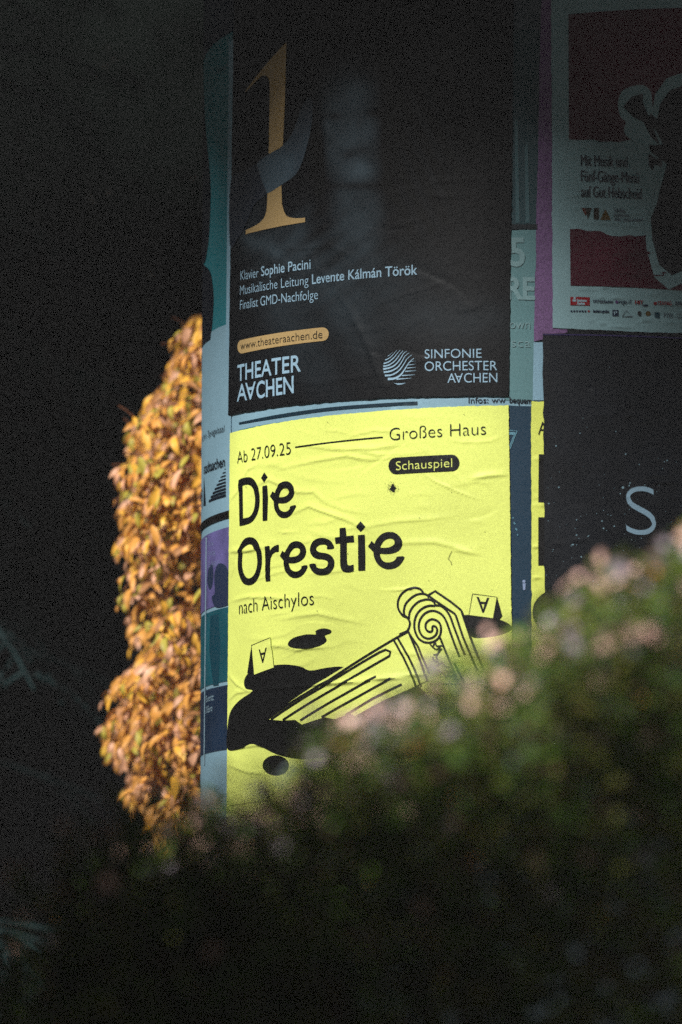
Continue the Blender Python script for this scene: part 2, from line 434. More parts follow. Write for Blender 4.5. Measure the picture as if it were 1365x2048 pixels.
text('lettering', 'Suite', (420, 1093), (430, 1090), 9, pl, t, sh); text('lettering', 'Freitag', (420, 1113), (434, 1108), 10, pl, t, sh)
text('lettering', '22. August', (419, 1136), (443, 1127), 11, pl, t, sh)
text('lettering', 'Eintritt:', (415.5, 1405), (431, 1400), 13, ink('pale_line', (150, 178, 192)), t, sh, .01)
text('lettering', '3 Euro', (415.5, 1427), (428, 1422), 13, ink('pale_line', (150, 178, 192)), t, sh, .01)
text('lettering', 'ien', (397.8, 1594), (405, 1584), 22, ink('indigo_text', (36, 44, 74)), t, sh, .03)
P0(t)

# ---- between the black concert poster and the right posters ---------------------------------------
t, sh = poster('dark teal photo poster in the narrow slot right of the black concert poster', quad_px((1015, 60), (1110, 60), (1110, 452), (1015, 452)), paper('deep_teal', (50, 74, 80)), .7, rnd_ridges(6, (1030, 280, 1075, 430), 8), seed=21)
poly('curtain_fold', [[(1030, 240), (1036, 240), (1040, 446), (1032, 446)], [(1050, 300), (1056, 280), (1060, 446), (1052, 446)]], ink('slate_teal', (74, 104, 110)), t, sh)
P0(t)
t, sh = poster('pale green poster with faint white letters in the slot right of the black concert poster', quad_px((1015, 460), (1075, 460), (1068, 803), (1010, 801)), paper('sage', (98, 136, 140)), 1.0, seed=22)
poly_uv('dark_band', [[uv(1015, 449), uv(1075, 449), uv(1075, 459), uv(1015, 459)]], ink('slate_dark', (36, 42, 46)), t, sh)
wl = ink('faint_white', (126, 158, 162))
text('lettering', '5', (1022, 532), (1049, 532), 52, wl, t, sh, .03); text('lettering', 'RE', (1016, 598), (1069, 599), 40, wl, t, sh, .04)
text('lettering', 'own', (1020, 657), (1061, 658), 17, wl, t, sh); text('lettering', 'sca', (1023, 694), (1062, 695), 17, wl, t, sh)
P0(t)
t, sh = poster('violet poster strip beside the white torn-paper poster', quad_px((1084, -60), (1140, -60), (1135, 665), (1068, 684)), mat('paper_violet', C(112, 84, 124), .55, grain=.28, gscale=400, var=.15), 1.6, seed=23)
poly('paper_margin', [(1068, 685), (1088, 685), (1088, 801), (1066, 801)], ink('pale_margin', (135, 170, 188)), t, sh, -.0002)
P0(t)
navy_cf = None
t, sh = poster('dark navy poster strip between the two yellow posters', quad_px((1012, 811), (1063, 813), (1064, 1330), (1012, 1330)), paper('navy_blue', (34, 58, 76)), 1.5, rnd_ridges(4, (1020, 900, 1060, 1200), 9), seed=24)
ln = ink('cyan_line', (110, 160, 178))
strokes('triangle_outline', [[(1018, 861), (1035, 862), (1021, 898)], [(1018, 865), (1031, 866), (1020, 893)]], 1.4, ln, t, sh)
text('lettering', 'KUNST', (1018, 870), (1030, 870), 5, ln, t, sh)
poly('figure_print', [ell(1048.5, 1163, 3, 3), [(1046, 1167), (1052, 1167), (1051, 1180), (1047, 1180)]], ink('ghost', (140, 158, 190)), t, sh)
poly('drip_marks', [ell(1027 + i * 1.8, 1036 + i * 6 + (i % 2) * 4, .9, 1.6) for i in range(6)], ln, t, sh)
P0(t)
t, sh = poster('second yellow poster, mostly covered, with black letter blocks, beside the starry black poster', quad_px((1063, 803), (1330, 812), (1330, 1560), (1064, 1560)), paper('yellow', (226, 234, 110)), 2.0,
               [([(1063, 921), (1078, 922), (1090, 918)], .0012, .002), ([(1064, 1010), (1080, 1010), (1092, 1013)], .0013, .002), ([(1064, 1094), (1078, 1096), (1092, 1094)], .0013, .002), ([(1064, 1158), (1078, 1156), (1092, 1161)], .0012, .0022)] + rnd_ridges(12, (1064, 830, 1092, 1200), 10, ln=(10, 25)), seed=25, step=.004)
text('lettering', 'Ab', (1076, 870), (1110, 868), 24, BLACK, t, sh, -.012)
poly('letter_block', [[(1078, 909), (1110, 909), (1110, 1005), (1077, 1005)], [(1077, 1035), (1110, 1035), (1110, 1131), (1077, 1131)]], BLACK, t, sh)
poly('black_puddle', ell(1115, 1225, 50, 46), BLACK, t, sh)
P0(t)

# ---- white poster with torn red panels (upper right) ----------------------------------------------
via_r = [([(1165, 285), (1200, 300), (1240, 310)], .0012, .003), ([(1140, 392), (1165, 391), (1180, 396)], .001, .002), ([(1160, 446), (1230, 448), (1300, 462), (1340, 465)], .0013, .003),
         ([(1180, 503), (1250, 510), (1290, 505), (1340, 508)], .0012, .0025), ([(1150, 541), (1240, 545), (1300, 552), (1350, 556)], .0012, .0028), ([(1180, 590), (1215, 600), (1260, 596)], .001, .002),
         ([(1300, 605), (1330, 612), (1365, 610)], .001, .002), ([(1320, 640), (1345, 648), (1365, 652)], .0012, .002)] + rnd_ridges(60, (1110, 280, 1500, 650), 31, slope=.04, spread=.1)
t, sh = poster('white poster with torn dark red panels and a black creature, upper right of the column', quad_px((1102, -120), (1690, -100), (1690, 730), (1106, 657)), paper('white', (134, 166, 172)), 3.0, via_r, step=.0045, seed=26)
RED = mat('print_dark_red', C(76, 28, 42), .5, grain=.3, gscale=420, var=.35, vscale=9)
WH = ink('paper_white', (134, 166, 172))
poly('red_panel', [(1137, 30), (1520, 20), (1520, 290), (1300, 288), (1280, 283), (1255, 281), (1238, 286), (1222, 284), (1200, 285), (1187, 280), (1160, 281), (1138, 280)], RED, t, sh, grid=.0045)
poly('red_panel', [(1140, 459), (1160, 459), (1175, 463), (1200, 463), (1213, 470), (1222, 473), (1240, 474), (1258, 471), (1270, 474), (1287, 472), (1500, 480), (1500, 600), (1365, 582), (1141, 572)], RED, t, sh, grid=.0045)
body = [(1318, 210), (1338, 182), (1365, 172), (1420, 165), (1480, 210), (1490, 330), (1475, 480), (1440, 540), (1400, 536), (1365, 541), (1342, 552), (1316, 530), (1303, 480), (1300, 438), (1312, 408), (1321, 370), (1332, 330), (1318, 318), (1300, 306), (1296, 290), (1310, 292), (1324, 290), (1310, 262), (1296, 250), (1290, 240), (1300, 228), (1313, 240)]
ctr = np.array([1385, 360])
poly('white_outline', [tuple(ctr + (np.array(p) - ctr) * 1.14 + np.array([0, 1])) for p in body], WH, t, sh, .0006)
poly('white_outline', smooth_line([(1235, 210), (1242, 185), (1262, 174), (1285, 172), (1300, 185), (1304, 215), (1322, 265), (1318, 285), (1285, 290), (1255, 276), (1247, 262), (1250, 245), (1240, 235)], 4, True), WH, t, sh, .0007)
dkp = mat('print_animal', C(40, 40, 44), .5, grain=.3, gscale=300, var=.5, vscale=30)
poly('creature_print', body, dkp, t, sh, .0009)
poly('creature_print', [[(1245, 215), (1262, 195), (1285, 188), (1284, 205), (1296, 235), (1310, 270), (1318, 292), (1300, 275), (1285, 245), (1265, 236)]], dkp, t, sh, .0009)
poly('creature_print', [[(1296, 308), (1312, 320), (1322, 312), (1322, 335), (1308, 330), (1304, 342), (1296, 332)]], dkp, t, sh, .0009)
tx = ink('grey_text', (44, 50, 60))
text('lettering', 'Mit Musik und', (1162, 333), (1254, 336), 21, tx, t, sh, -.002)
text('lettering', 'Fünf-Gänge-Menü', (1162, 364), (1277, 368), 21, tx, t, sh, -.002)
text('lettering', 'auf Gut Hebscheid', (1162, 395), (1282, 400), 21, tx, t, sh, -.002)
poly('letter_mark', [[(1170, 417), (1183, 417), (1175, 440)], [(1187, 417), (1197, 417), (1197, 440), (1187, 440)]], ink('brown_mark', (50, 44, 36)), t, sh)
poly('letter_mark', [[(1163, 417), (1170, 417), (1173, 428), (1170, 432)]], ink('rust_mark', (96, 44, 30)), t, sh)
poly('letter_mark', [[(1200, 441), (1210, 419), (1221, 441)]], ink('ochre_mark', (92, 72, 24)), t, sh)
for s_, y, x1 in (('Vielfalt.', 425, 1250), ('Inklusion.', 434, 1258), ('Alle zusammen!', 443, 1284)):
    text('lettering', s_, (1227, y), (x1, y + 1), 7, ink('soft_text', (82, 96, 108)), t, sh)
poly('sponsor_box', [(1140.5, 594.5), (1179, 595.5), (1179, 612), (1140.5, 611)], ink('sponsor_red', (132, 26, 34)), t, sh)
for q_ in (ell(1149, 597, 2.4, 2.4, n=10), [(1145, 600), (1152, 600), (1152, 604), (1145, 604)]): poly('sponsor_mark', q_, ink('white_mark', (150, 178, 190)), t, sh, .0006)
wm = ink('white_mark', (150, 178, 190))
text('lettering', 'Sparkasse', (1154, 604), (1173, 604.4), 4.5, wm, t, sh, .01, .0006); text('lettering', 'Aachen', (1154, 610), (1169, 610.4), 4.5, wm, t, sh, .01, .0006)
nv = ink('sponsor_navy', (34, 44, 64)); rd = ink('sponsor_red', (132, 26, 34))
poly('sponsor_mark', [[(1186 + 3 * i, 600), (1187.6 + 3 * i, 600), (1188 + 3 * i, 607), (1186.6 + 3 * i, 607)] for i in range(3)], nv, t, sh)
text('lettering', 'NetAachen', (1196, 606.5), (1224.5, 607), 6, nv, t, sh, .03)
poly('sponsor_mark', ell(1233, 605, 3, 3, n=12), ink('sponsor_violet', (84, 50, 104)), t, sh)
text('lettering', 'regio iT', (1237, 608), (1262, 609), 8, nv, t, sh)
text('lettering', 'HIT', (1269, 609), (1285, 610), 7, rd, t, sh, .05); text('lettering', 'aachen', (1285, 613), (1294, 613), 4, nv, t, sh)
poly('sponsor_mark', ell(1309, 608, 3.4, 3.4, n=12), rd, t, sh)
text('lettering', 'STAWAG', (1314, 611), (1341, 612), 7.5, rd, t, sh, .02)
text('lettering', 'KOHL', (1349, 611), (1366, 612), 7, nv, t, sh, .03)
poly('sponsor_mark', [[(1141 + 5.5 * i, 621.5), (1144.6 + 5.5 * i, 621.5), (1144.6 + 5.5 * i, 625), (1141 + 5.5 * i, 625)] for i in range(6)], nv, t, sh)
poly('sponsor_mark', [(1175, 621.5), (1179, 621.5), (1179, 625), (1175, 625)], rd, t, sh)
text('lettering', 'herbert geulen', (1186, 625.5), (1217, 626), 5, nv, t, sh)
poly('sponsor_mark', [(1224, 621), (1236, 621), (1236, 633), (1224, 633)], nv, t, sh)
for q_ in ([(1227, 624), (1229, 624), (1229, 631), (1227, 631)], [(1230, 624), (1234, 624), (1231.5, 628)]): poly('sponsor_mark', q_, wm, t, sh, .0006)
for q_ in ([(1243, 633), (1252, 622), (1263, 633), (1243, 634), (1264, 634)], [(1351, 632), (1357, 627), (1364, 632), (1364, 636), (1351, 636)]): strokes('sponsor_mark', [q_], 1.3, ink('sponsor_grey', (90, 104, 112)), t, sh)
poly('sponsor_mark', [(1274, 623), (1281, 624), (1281, 633), (1275, 632)], BLACK, t, sh)
poly('sponsor_mark', ell(1295, 628, 5, 5, n=12), ink('ochre_mark', (92, 72, 24)), t, sh)
poly('sponsor_mark', [(1308, 625), (1318, 626), (1318, 637), (1308, 636)], ink('teal_deep', (24, 66, 80)), t, sh)
text('lettering', 'PTSV', (1326, 635), (1344, 636), 7, nv, t, sh, .02)
P0(t)

# ---- black starry poster (right) ------------------------------------------------------------------
t, sh = poster('black starry poster with one large pale letter S, right of the column', quad_px((1086, 669), (1690, 700), (1690, 1560), (1092, 1560)), mat('paper_star_black', C(28, 30, 34), .42, grain=.2, gscale=500, spec=.4, var=.35, vscale=12, bump=.2, bscale=60), 4.4,
               rnd_ridges(80, (1100, 700, 1500, 1250), 41, slope=.05, spread=.1, amp=(.0003, .0008)), step=.005, seed=27)
poly('violet_edge', [(1087, 669.5), (1250, 671.5), (1420, 680), (1420, 683), (1250, 674.5), (1087, 671.5)], ink('violet_edge', (54, 46, 86)), t, sh)
text('lettering', 'S', (1247, 1070), (1314, 1072), 91, ink('pale_letter', (130, 158, 176)), t, sh, -.008)
text('lettering', 'V', (1241, 1180), (1254, 1180), 15, ink('pale_letter', (130, 158, 176)), t, sh, -.03)
stars = []
r = random.Random(5)
for i in range(150):
    y = 1190 - abs(r.gauss(0, 190)); x = r.uniform(1092, 1500)
    if y < 680: continue
    s_ = r.choice([.6, .6, .7, .8, .9, 1.2, 1.6]); stars.append(ell(x, y, s_, s_, n=6))
stars += [ell(1244.5, 976, 2.6, 2.6, n=8), ell(1257, 972, 1.6, 1.6, n=6), ell(1112, 893, 1.6, 1.6, n=6), ell(1145, 1090, 2.6, 1.5, n=6), ell(1250, 909, 1.8, 1.5, n=6), ell(1332, 922, 1.6, 1.6, n=6)]
tag(poly('star_specks', stars, ink('star', (120, 150, 162)), t, sh), kind='stuff')
P0(t)
t, sh = poster('thin black poster edge showing under the white torn-paper poster', quad_px((1135, 652), (1560, 665), (1560, 700), (1135, 678)), paper('ink_black', (26, 28, 32)), 2.6, seed=28); P0(t)

# ---- black concert poster -------------------------------------------------------------------------
def lerp(a, b, t): return a + (b - a) * t
def blob(x, y, cx, cy, rx, ry, rot=0, p=2):
    c, s = math.cos(rot), math.sin(rot); dx, dy = x - cx, y - cy
    a, b = (dx * c + dy * s) / rx, (-dx * s + dy * c) / ry
    return np.exp(-(a * a + b * b) ** (p / 2))
def concert_print(x, y):
    base = np.array(C(21, 23, 27)[:3]); out = np.repeat(base[None], len(x), 0)
    g = np.array([.036, .055, .068])
    v = 0.8 * blob(x, y, 700, 250, 62, 110, p=4) + .5 * blob(x, y, 708, 180, 36, 24) + .8 * blob(x, y, 722, 338, 34, 18) - .55 * blob(x, y, 670, 232, 20, 9) - .55 * blob(x, y, 748, 226, 20, 9) - .4 * blob(x, y, 715, 300, 26, 8) + .3 * blob(x, y, 708, 250, 8, 34)
    v += .55 * blob(x, y, 715, 430, 50, 90, p=4) + .25 * blob(x, y, 700, 560, 150, 60) + .35 * blob(x, y, 560, 490, 60, 40) + .2 * blob(x, y, 900, 640, 160, 40)
    v += .22 * blob(x, y, 640, 640, 120, 140) * (1 + .5 * np.sin((x - .6 * y) / 23.))
    v += .30 * blob(x, y, 500, 420, 30, 60)
    v -= .5 * blob(x, y, 700, 310, 16, 7) + .45 * blob(x, y, 640, 290, 12, 60) + .4 * blob(x, y, 775, 260, 14, 90) + .5 * blob(x, y, 712, 372, 40, 9)
    v += .35 * blob(x, y, 655, 255, 9, 16) + .3 * blob(x, y, 735, 262, 12, 18) + .5 * blob(x, y, 500, 480, 26, 12, .6) + .4 * blob(x, y, 545, 500, 30, 14, .5) + .3 * blob(x, y, 600, 455, 16, 40, .4)
    v += .12 * np.sin((x + 1.4 * y) / 9.) * blob(x, y, 640, 520, 130, 80) + .1 * np.sin((x - .5 * y) / 6.) * blob(x, y, 850, 280, 50, 150)
    v *= 1 + .25 * smooth_noise(x / 23., y / 23.)
    return np.clip(out + np.clip(v, -.15, 2)[:, None] * g, .004, 1)
p1r = [([(552, 495), (610, 500), (660, 492), (720, 520)], .0012, .003), ([(660, 560), (700, 620), (740, 700), (770, 780)], .0012, .005), ([(540, 470), (548, 520), (550, 560)], .001, .003),
       ([(600, 470), (640, 540), (700, 590)], .0012, .004), ([(520, 760), (640, 770), (800, 745)], .0008, .004)] + rnd_ridges(40, (475, 380, 1010, 790), 51, amp=(.0001, .0004), ln=(40, 160), wid=(.002, .005), spread=.35)
t, sh = poster('large black concert poster with golden numeral and faint portrait, upper middle of the column', quad_px((475, -150), (1030, -190), (1018, 793), (461, 831)), mat('paper_concert', (0, 0, 0), .42, attr='print', grain=.22, gscale=600, spec=.22, bump=.1, bscale=70), 3.6, p1r, step=.0035, colfun=concert_print, seed=29)
GOLD = ink('gold', (180, 152, 104))
one = [(578, 85), (575, 200), (571, 289), (568, 369), (569, 409)] + smooth_line([(569, 409), (577, 431), (594, 437), (615, 436)], 4)[1:] + [(615, 445), (497, 469), (497, 461)] + smooth_line([(497, 461), (525, 446), (537, 428), (540, 399)], 4)[1:] + [(542, 340), (545, 174)] + smooth_line([(545, 174), (542, 157), (529, 153), (497, 185)], 4)[1:] + [(497, 182)]
poly('golden_numeral', one, GOLD, t, sh, .0004)
def arm_print(x, y):
    hi = np.array(C(76, 94, 106)[:3]) * np.clip((y - 190) / 130, .15, 1)[:, None]; lo = np.array(C(50, 56, 66)[:3])
    k = np.clip(.75 + .35 * np.sin((x + y * .9) / 17.) * .4 + blob(x, y, 560, 335, 40, 30) * .5 - blob(x, y, 600, 340, 25, 60) * .6, 0, 1)[:, None]
    return lo * (1 - k) + hi * k
am = mat('print_arm', (0, 0, 0), .5, attr='print', grain=.25, gscale=600)
poly('arm_print', smooth_line([(519, 330), (545, 308), (571, 292), (592, 262), (608, 215), (622, 196), (630, 206), (628, 250), (617, 300), (600, 345), (572, 368), (536, 388), (528, 362)], 4, True), am, t, sh, .0006, colfun=arm_print)
poly('sleeve_print', smooth_line([(468, 362), (495, 345), (518, 330), (528, 360), (538, 388), (515, 410), (495, 455), (480, 480), (466, 490)], 4, True), ink('sleeve', (44, 50, 60)), t, sh, .0007)
LB = ink('poster_text_blue', (150, 182, 202))
text('lettering', 'Klavier', (487, 561), (523, 555), 18.5, LB, t, sh, -.002)
text('lettering', 'Sophie Pacini', (528, 553), (626, 538), 18.5, LB, t, sh, .022)
text('lettering', 'Musikalische Leitung', (486, 591), (622, 570), 18.5, LB, t, sh, -.002)
text('lettering', 'Levente Kálmán Török', (629, 569), (837, 550), 18.5, LB, t, sh, .022)
text('lettering', 'Finalist GMD-Nachfolge', (486, 620), (641, 599), 18.5, LB, t, sh, -.002)
poly('golden_pill', pill(489, 694, 650, 669, 13.5), GOLD, t, sh, .0004)
text('lettering', 'www.theateraachen.de', (487, 700.5), (650, 677), 15.5, BLACK, t, sh, .004, .0008)
text('lettering', 'THEATER', (481, 763), (606, 743), 31, LB, t, sh, .03)
text('lettering', 'A', (480, 803), (500, 800), 32, LB, t, sh, .03); text('lettering', 'A', (496.5, 800), (517, 797), 32, LB, t, sh, .03, rot=True)
text('lettering', 'CHEN', (519, 797.5), (592, 786), 32, LB, t, sh, .03)
# striped round emblem
zE = lambda pts: [(760 + x / 5.25, 690 + y / 5.25) for x, y in pts]
st = []
for l, w0 in (([(98, 123), (125, 103), (155, 77)], 5), ([(72, 162), (110, 145), (150, 110), (195, 57)], 12), ([(56, 200), (110, 180), (165, 135), (200, 90), (230, 55)], 15), ([(52, 228), (110, 215), (175, 170), (220, 110), (260, 60)], 17), ([(52, 258), (120, 243), (180, 210), (230, 150), (262, 95), (296, 68)], 19), ([(58, 290), (130, 278), (200, 240), (245, 180), (280, 120), (325, 85)], 19), ([(70, 325), (140, 318), (210, 278), (260, 215), (300, 150), (350, 108)], 20),
              ([(100, 362), (170, 355), (230, 320), (275, 260), (320, 190), (372, 143)], 26), ([(330, 180), (388, 172)], 6), ([(315, 214), (390, 206)], 8), ([(300, 247), (390, 238)], 10), ([(280, 282), (390, 273)], 12), ([(245, 325), (380, 317)], 12), ([(190, 364), (345, 352)], 14)):
    q = smooth_line(zE(l), 5); n = len(q)
    if len(l) < 3: q = [(lerp(q[0][0], q[-1][0], i / 5), lerp(q[0][1], q[-1][1], i / 5)) for i in range(6)]; n = 6
    up, dn = [], []
    for i, p in enumerate(q):
        th = w0 / 5.25 / 2 * (1 - .85 * i / (n - 1)); a_, b_ = q[max(i - 1, 0)], q[min(i + 1, n - 1)]; dx, dy = b_[0] - a_[0], b_[1] - a_[1]; ll = math.hypot(dx, dy)
        up.append((p[0] - dy / ll * th, p[1] + dx / ll * th)); dn.append((p[0] + dy / ll * th, p[1] - dx / ll * th))
    st.append(up + dn[::-1])
st.append(zE([(155, 402), (180, 406), (240, 407), (288, 402), (250, 417), (205, 421)]))
poly('striped_emblem', st, LB, t, sh)
text('lettering', 'SINFONIE', (852, 718), (965, 716.5), 17, LB, t, sh, 0.004); text('lettering', 'ORCHESTER', (852, 743), (996, 741.5), 17.5, LB, t, sh, .004)
text('lettering', 'A', (897, 766.5), (914, 766.3), 17.5, LB, t, sh, .004); text('lettering', 'A', (911, 766.3), (928, 766), 17.5, LB, t, sh, .004, rot=True); text('lettering', 'CHEN', (930, 766), (996, 765.5), 17.5, LB, t, sh, .004)
P0(t)

# ---- yellow theatre poster ------------------------------------------------------------------------
A_, W_ = .0017, .0032
yr = [([(580, 1032), (622, 1013), (660, 1027), (696, 1040), (749, 1064)], A_ * 1.3, W_), ([(601, 890), (675, 900), (749, 898), (812, 890)], A_, W_), ([(560, 940), (610, 928), (654, 919), (696, 913), (749, 921), (802, 913)], A_, W_),
      ([(510, 975), (543, 960), (600, 985), (633, 985), (655, 1008)], A_, W_), ([(466, 1000), (480, 985), (500, 940), (520, 930)], A_, .003), ([(944, 958), (976, 953), (1020, 950)], A_ * 1.2, W_), ([(850, 948), (870, 963), (918, 985), (965, 1002)], A_ * .6, .0016),
      ([(700, 1060), (749, 1052), (802, 1043), (855, 1040), (907, 1033)], A_ * .7, W_), ([(790, 1090), (812, 1087), (870, 1085), (910, 1095), (950, 1111)], A_ * .8, W_), ([(464, 1104), (485, 1103), (507, 1102), (528, 1095)], A_ * 1.6, .003),
      ([(464, 1205), (500, 1195), (540, 1195), (600, 1200)], A_, .0028), ([(509, 1383), (600, 1374), (700, 1366), (781, 1358), (880, 1346), (976, 1337)], A_ * 1.6, .0025), ([(545, 1290), (600, 1300), (680, 1292)], A_, W_),
      ([(780, 1300), (830, 1310), (880, 1320), (960, 1326)], A_ * .7, W_), ([(560, 1240), (640, 1228), (740, 1250)], A_, W_), ([(462, 1350), (480, 1370), (510, 1385)], A_, .003), ([(462, 1402), (480, 1385), (509, 1383)], A_, .003),
      ([(465, 1499), (520, 1490), (566, 1498)], A_ * 1.3, .0025), ([(462, 1530), (500, 1545), (540, 1548)], A_, .0025), ([(469, 1155), (475, 1135), (478, 1120)], A_, .0025), ([(620, 1150), (660, 1146), (700, 1140)], A_ * .8, W_),
      ([(760, 1182), (810, 1180), (850, 1178)], A_ * .8, .0016), ([(905, 1100), (930, 1104), (965, 1110)], A_ * .8, W_)]
yr += rnd_ridges(22, (466, 850, 830, 1010), 61, amp=(.0002, .0009), wid=(.002, .005), ln=(25, 150), spread=.3) + rnd_ridges(48, (464, 1010, 760, 1560), 62, amp=(.0003, .0011), slope=-.03, wid=(.002, .0045), ln=(20, 110), spread=.22) + rnd_ridges(22, (760, 830, 1016, 1320), 63, amp=(.0002, .0008), spread=.35, wid=(.0018, .005), ln=(20, 120))
t, sh = poster('bright yellow theatre poster with large black title and fallen fluted column, middle of the frame', quad_px((465, 867), (1018, 811), (1029, 1610), (458, 1655)), paper('yellow_theatre', (236, 246, 126), .5, .06), 3.9, yr, step=.0025, seed=30, edge=.0004)
text('lettering', 'Ab 27.09.25', (480, 928), (587, 909), 24, BLACK, t, sh, -.009)
strokes('rule_line', [[(595, 895), (650, 887.5), (710, 880.5), (769, 875)]], 2.3, BLACK, t, sh)
text('lettering', 'Großes Haus', (782, 882), (974, 870), 23.5, BLACK, t, sh, -.011)
poly('black_pill', pill(795, 932.5, 906, 926.5, 16.5), BLACK, t, sh, .0004)
YT = mat('ink_yellow', C(236, 246, 128), .5, grain=.1)
text('lettering', 'Schauspiel', (795, 941.5), (907, 935), 16.5, YT, t, sh, 0, .0008)
zA = lambda pts: [(470 + x / 7.583, 930 + y / 7.583) for x, y in pts]
zB = lambda pts: [(470 + x / 7.583, 1060 + y / 7.583) for x, y in pts]
zC = lambda pts: [(610 + x / 6.2045, 1030 + y / 6.2045) for x, y in pts]
TL = 'title_lettering'; S_ = lambda p, closed=False: smooth_line(p, 4, closed)
shape(TL, [zA([(102, 232)] + S_([(102, 232), (170, 203), (240, 188), (310, 205), (370, 275), (402, 370), (415, 500), (406, 640), (370, 760), (310, 850), (240, 893), (116, 926)])[1:]), zA([(158, 312)] + S_([(158, 312), (200, 298), (245, 296), (295, 325), (330, 385), (350, 500), (345, 620), (318, 720), (270, 785), (220, 803), (165, 814)])[1:])], BLACK, t, sh)
shape(TL, [zA([(462, 323), (530, 310), (540, 500), (530, 840), (464, 848)])], BLACK, t, sh)
ee_o = S_([(645, 428), (668, 370), (710, 300), (760, 262), (820, 250), (880, 272), (925, 325), (941, 390), (925, 465), (880, 530), (820, 570), (760, 582), (698, 582), (705, 640), (735, 690), (785, 713), (840, 700), (870, 665), (882, 630), (963, 614), (940, 680), (895, 750), (840, 792), (780, 804), (720, 788), (672, 735), (640, 660), (630, 555)])
shape(TL, [zA(ee_o + [(600, 520), (570, 477), (613, 402)]), zA(S_([(704, 487), (760, 490), (815, 475), (850, 440), (860, 400), (845, 360), (815, 346), (775, 355), (735, 395), (715, 440)], True))], BLACK, t, sh)
for q_ in (zA([(489, 114), (542, 184), (489, 266), (442, 200)]), zC([(715, 80), (777, 145), (713, 212), (663, 155)])): poly('title_diamond', q_, BLACK, t, sh, .0006)
shape(TL, [zB(S_([(273, 111), (345, 132), (405, 205), (440, 310), (450, 450), (438, 600), (395, 730), (320, 815), (240, 834), (170, 805), (120, 715), (93, 590), (92, 440), (108, 300), (150, 190), (205, 128)], True)), zB(S_([(272, 216), (325, 245), (362, 320), (382, 440), (378, 560), (345, 670), (295, 725), (240, 733), (195, 690), (160, 600), (150, 480), (165, 330), (210, 245)], True))], BLACK, t, sh)
shape(TL, [zB([(500, 255), (570, 241), (570, 325), (600, 280), (645, 243), (705, 224), (705, 328), (650, 336), (608, 368), (583, 420), (577, 480), (576, 773), (510, 783)])], BLACK, t, sh)
shape(TL, [zB(S_([(797, 345), (825, 290), (880, 205), (955, 174), (1030, 184), (1090, 235), (1114, 310), (1100, 390), (1050, 455), (970, 496), (900, 505), (858, 505), (870, 560), (905, 612), (960, 634), (1010, 620), (1045, 585), (1055, 550), (1135, 541), (1115, 610), (1065, 680), (1000, 720), (925, 726), (860, 695), (810, 630), (785, 550), (783, 470)]) + [(722, 398), (762, 318)]), zB(S_([(862, 407), (920, 410), (980, 395), (1020, 355), (1025, 310), (1005, 280), (965, 271), (925, 285), (885, 335)], True))], BLACK, t, sh)
shape(TL, [zC(S_([(305, 424), (303, 390), (280, 370), (240, 366), (195, 380), (168, 412), (178, 445), (215, 466), (290, 478), (350, 505), (388, 560), (388, 640), (355, 705), (300, 738), (230, 747), (165, 732), (110, 685), (87, 618), (160, 607), (172, 645), (210, 665), (260, 666), (300, 645), (315, 605), (300, 570), (250, 552), (180, 545), (125, 515), (95, 460), (97, 395), (130, 330), (190, 294), (260, 289), (330, 312), (370, 355), (384, 413)], True))], BLACK, t, sh)
shape(TL, [zC([(457, 168), (530, 160), (540, 266), (629, 256), (632, 338), (543, 345), (545, 570)] + S_([(545, 570), (553, 612), (580, 630), (628, 617)])[1:] + [(628, 700)] + S_([(628, 700), (560, 714), (500, 700), (470, 650), (463, 580)])[1:] + [(463, 353), (406, 360), (403, 284), (460, 276)])], BLACK, t, sh)
shape(TL, [zC([(681, 255), (763, 246), (771, 500), (770, 689), (687, 695)])], BLACK, t, sh)
shape(TL, [zC(S_([(885, 360), (915, 300), (975, 240), (1050, 214), (1130, 222), (1190, 265), (1225, 330), (1215, 400), (1165, 455), (1080, 482), (1000, 485), (952, 483), (965, 535), (1000, 580), (1060, 593), (1120, 575), (1150, 545), (1163, 522), (1249, 519), (1230, 575), (1180, 635), (1110, 668), (1030, 672), (955, 640), (905, 585), (880, 520), (870, 460)]) + [(805, 393), (851, 326)]), zC(S_([(957, 405), (1020, 410), (1080, 400), (1125, 370), (1133, 340), (1115, 305), (1070, 293), (1015, 310), (975, 355)], True))], BLACK, t, sh)
text('lettering', 'nach Aischylos', (484, 1229), (633, 1210), 27, BLACK, t, sh, -.009)
z4 = lambda pts: [(380 + x / 1.896, 1150 + y / 1.896) for x, y in pts]
z7 = lambda pts: [(850 + x / 2.65, 1050 + y / 2.65) for x, y in pts]
poly('black_puddle', smooth_line(z4([(217, 405), (235, 372), (300, 348), (370, 340), (430, 348), (465, 363), (530, 352), (600, 350), (800, 380), (900, 450), (950, 560), (900, 680), (700, 692), (540, 690), (430, 697), (340, 680), (255, 640), (205, 658), (154, 660), (154, 585), (165, 520), (200, 475), (250, 440), (225, 430)]), 4, True), BLACK, t, sh, .0004, grid=.0035)
poly('black_puddle', smooth_line(z4([(383, 262), (400, 240), (450, 226), (485, 226), (486, 212), (515, 203), (543, 210), (540, 222), (520, 230), (526, 250), (500, 270), (450, 280), (400, 276)]), 4, True), BLACK, t, sh)
poly('black_puddle', ell(*z4([(335, 722)])[0], 26, 20), BLACK, t, sh)
poly('black_puddle', smooth_line(z7([(210, 480), (300, 483), (365, 495), (430, 515), (464, 545), (430, 572), (350, 592), (270, 598), (245, 580), (225, 525)]), 4, True), BLACK, t, sh)
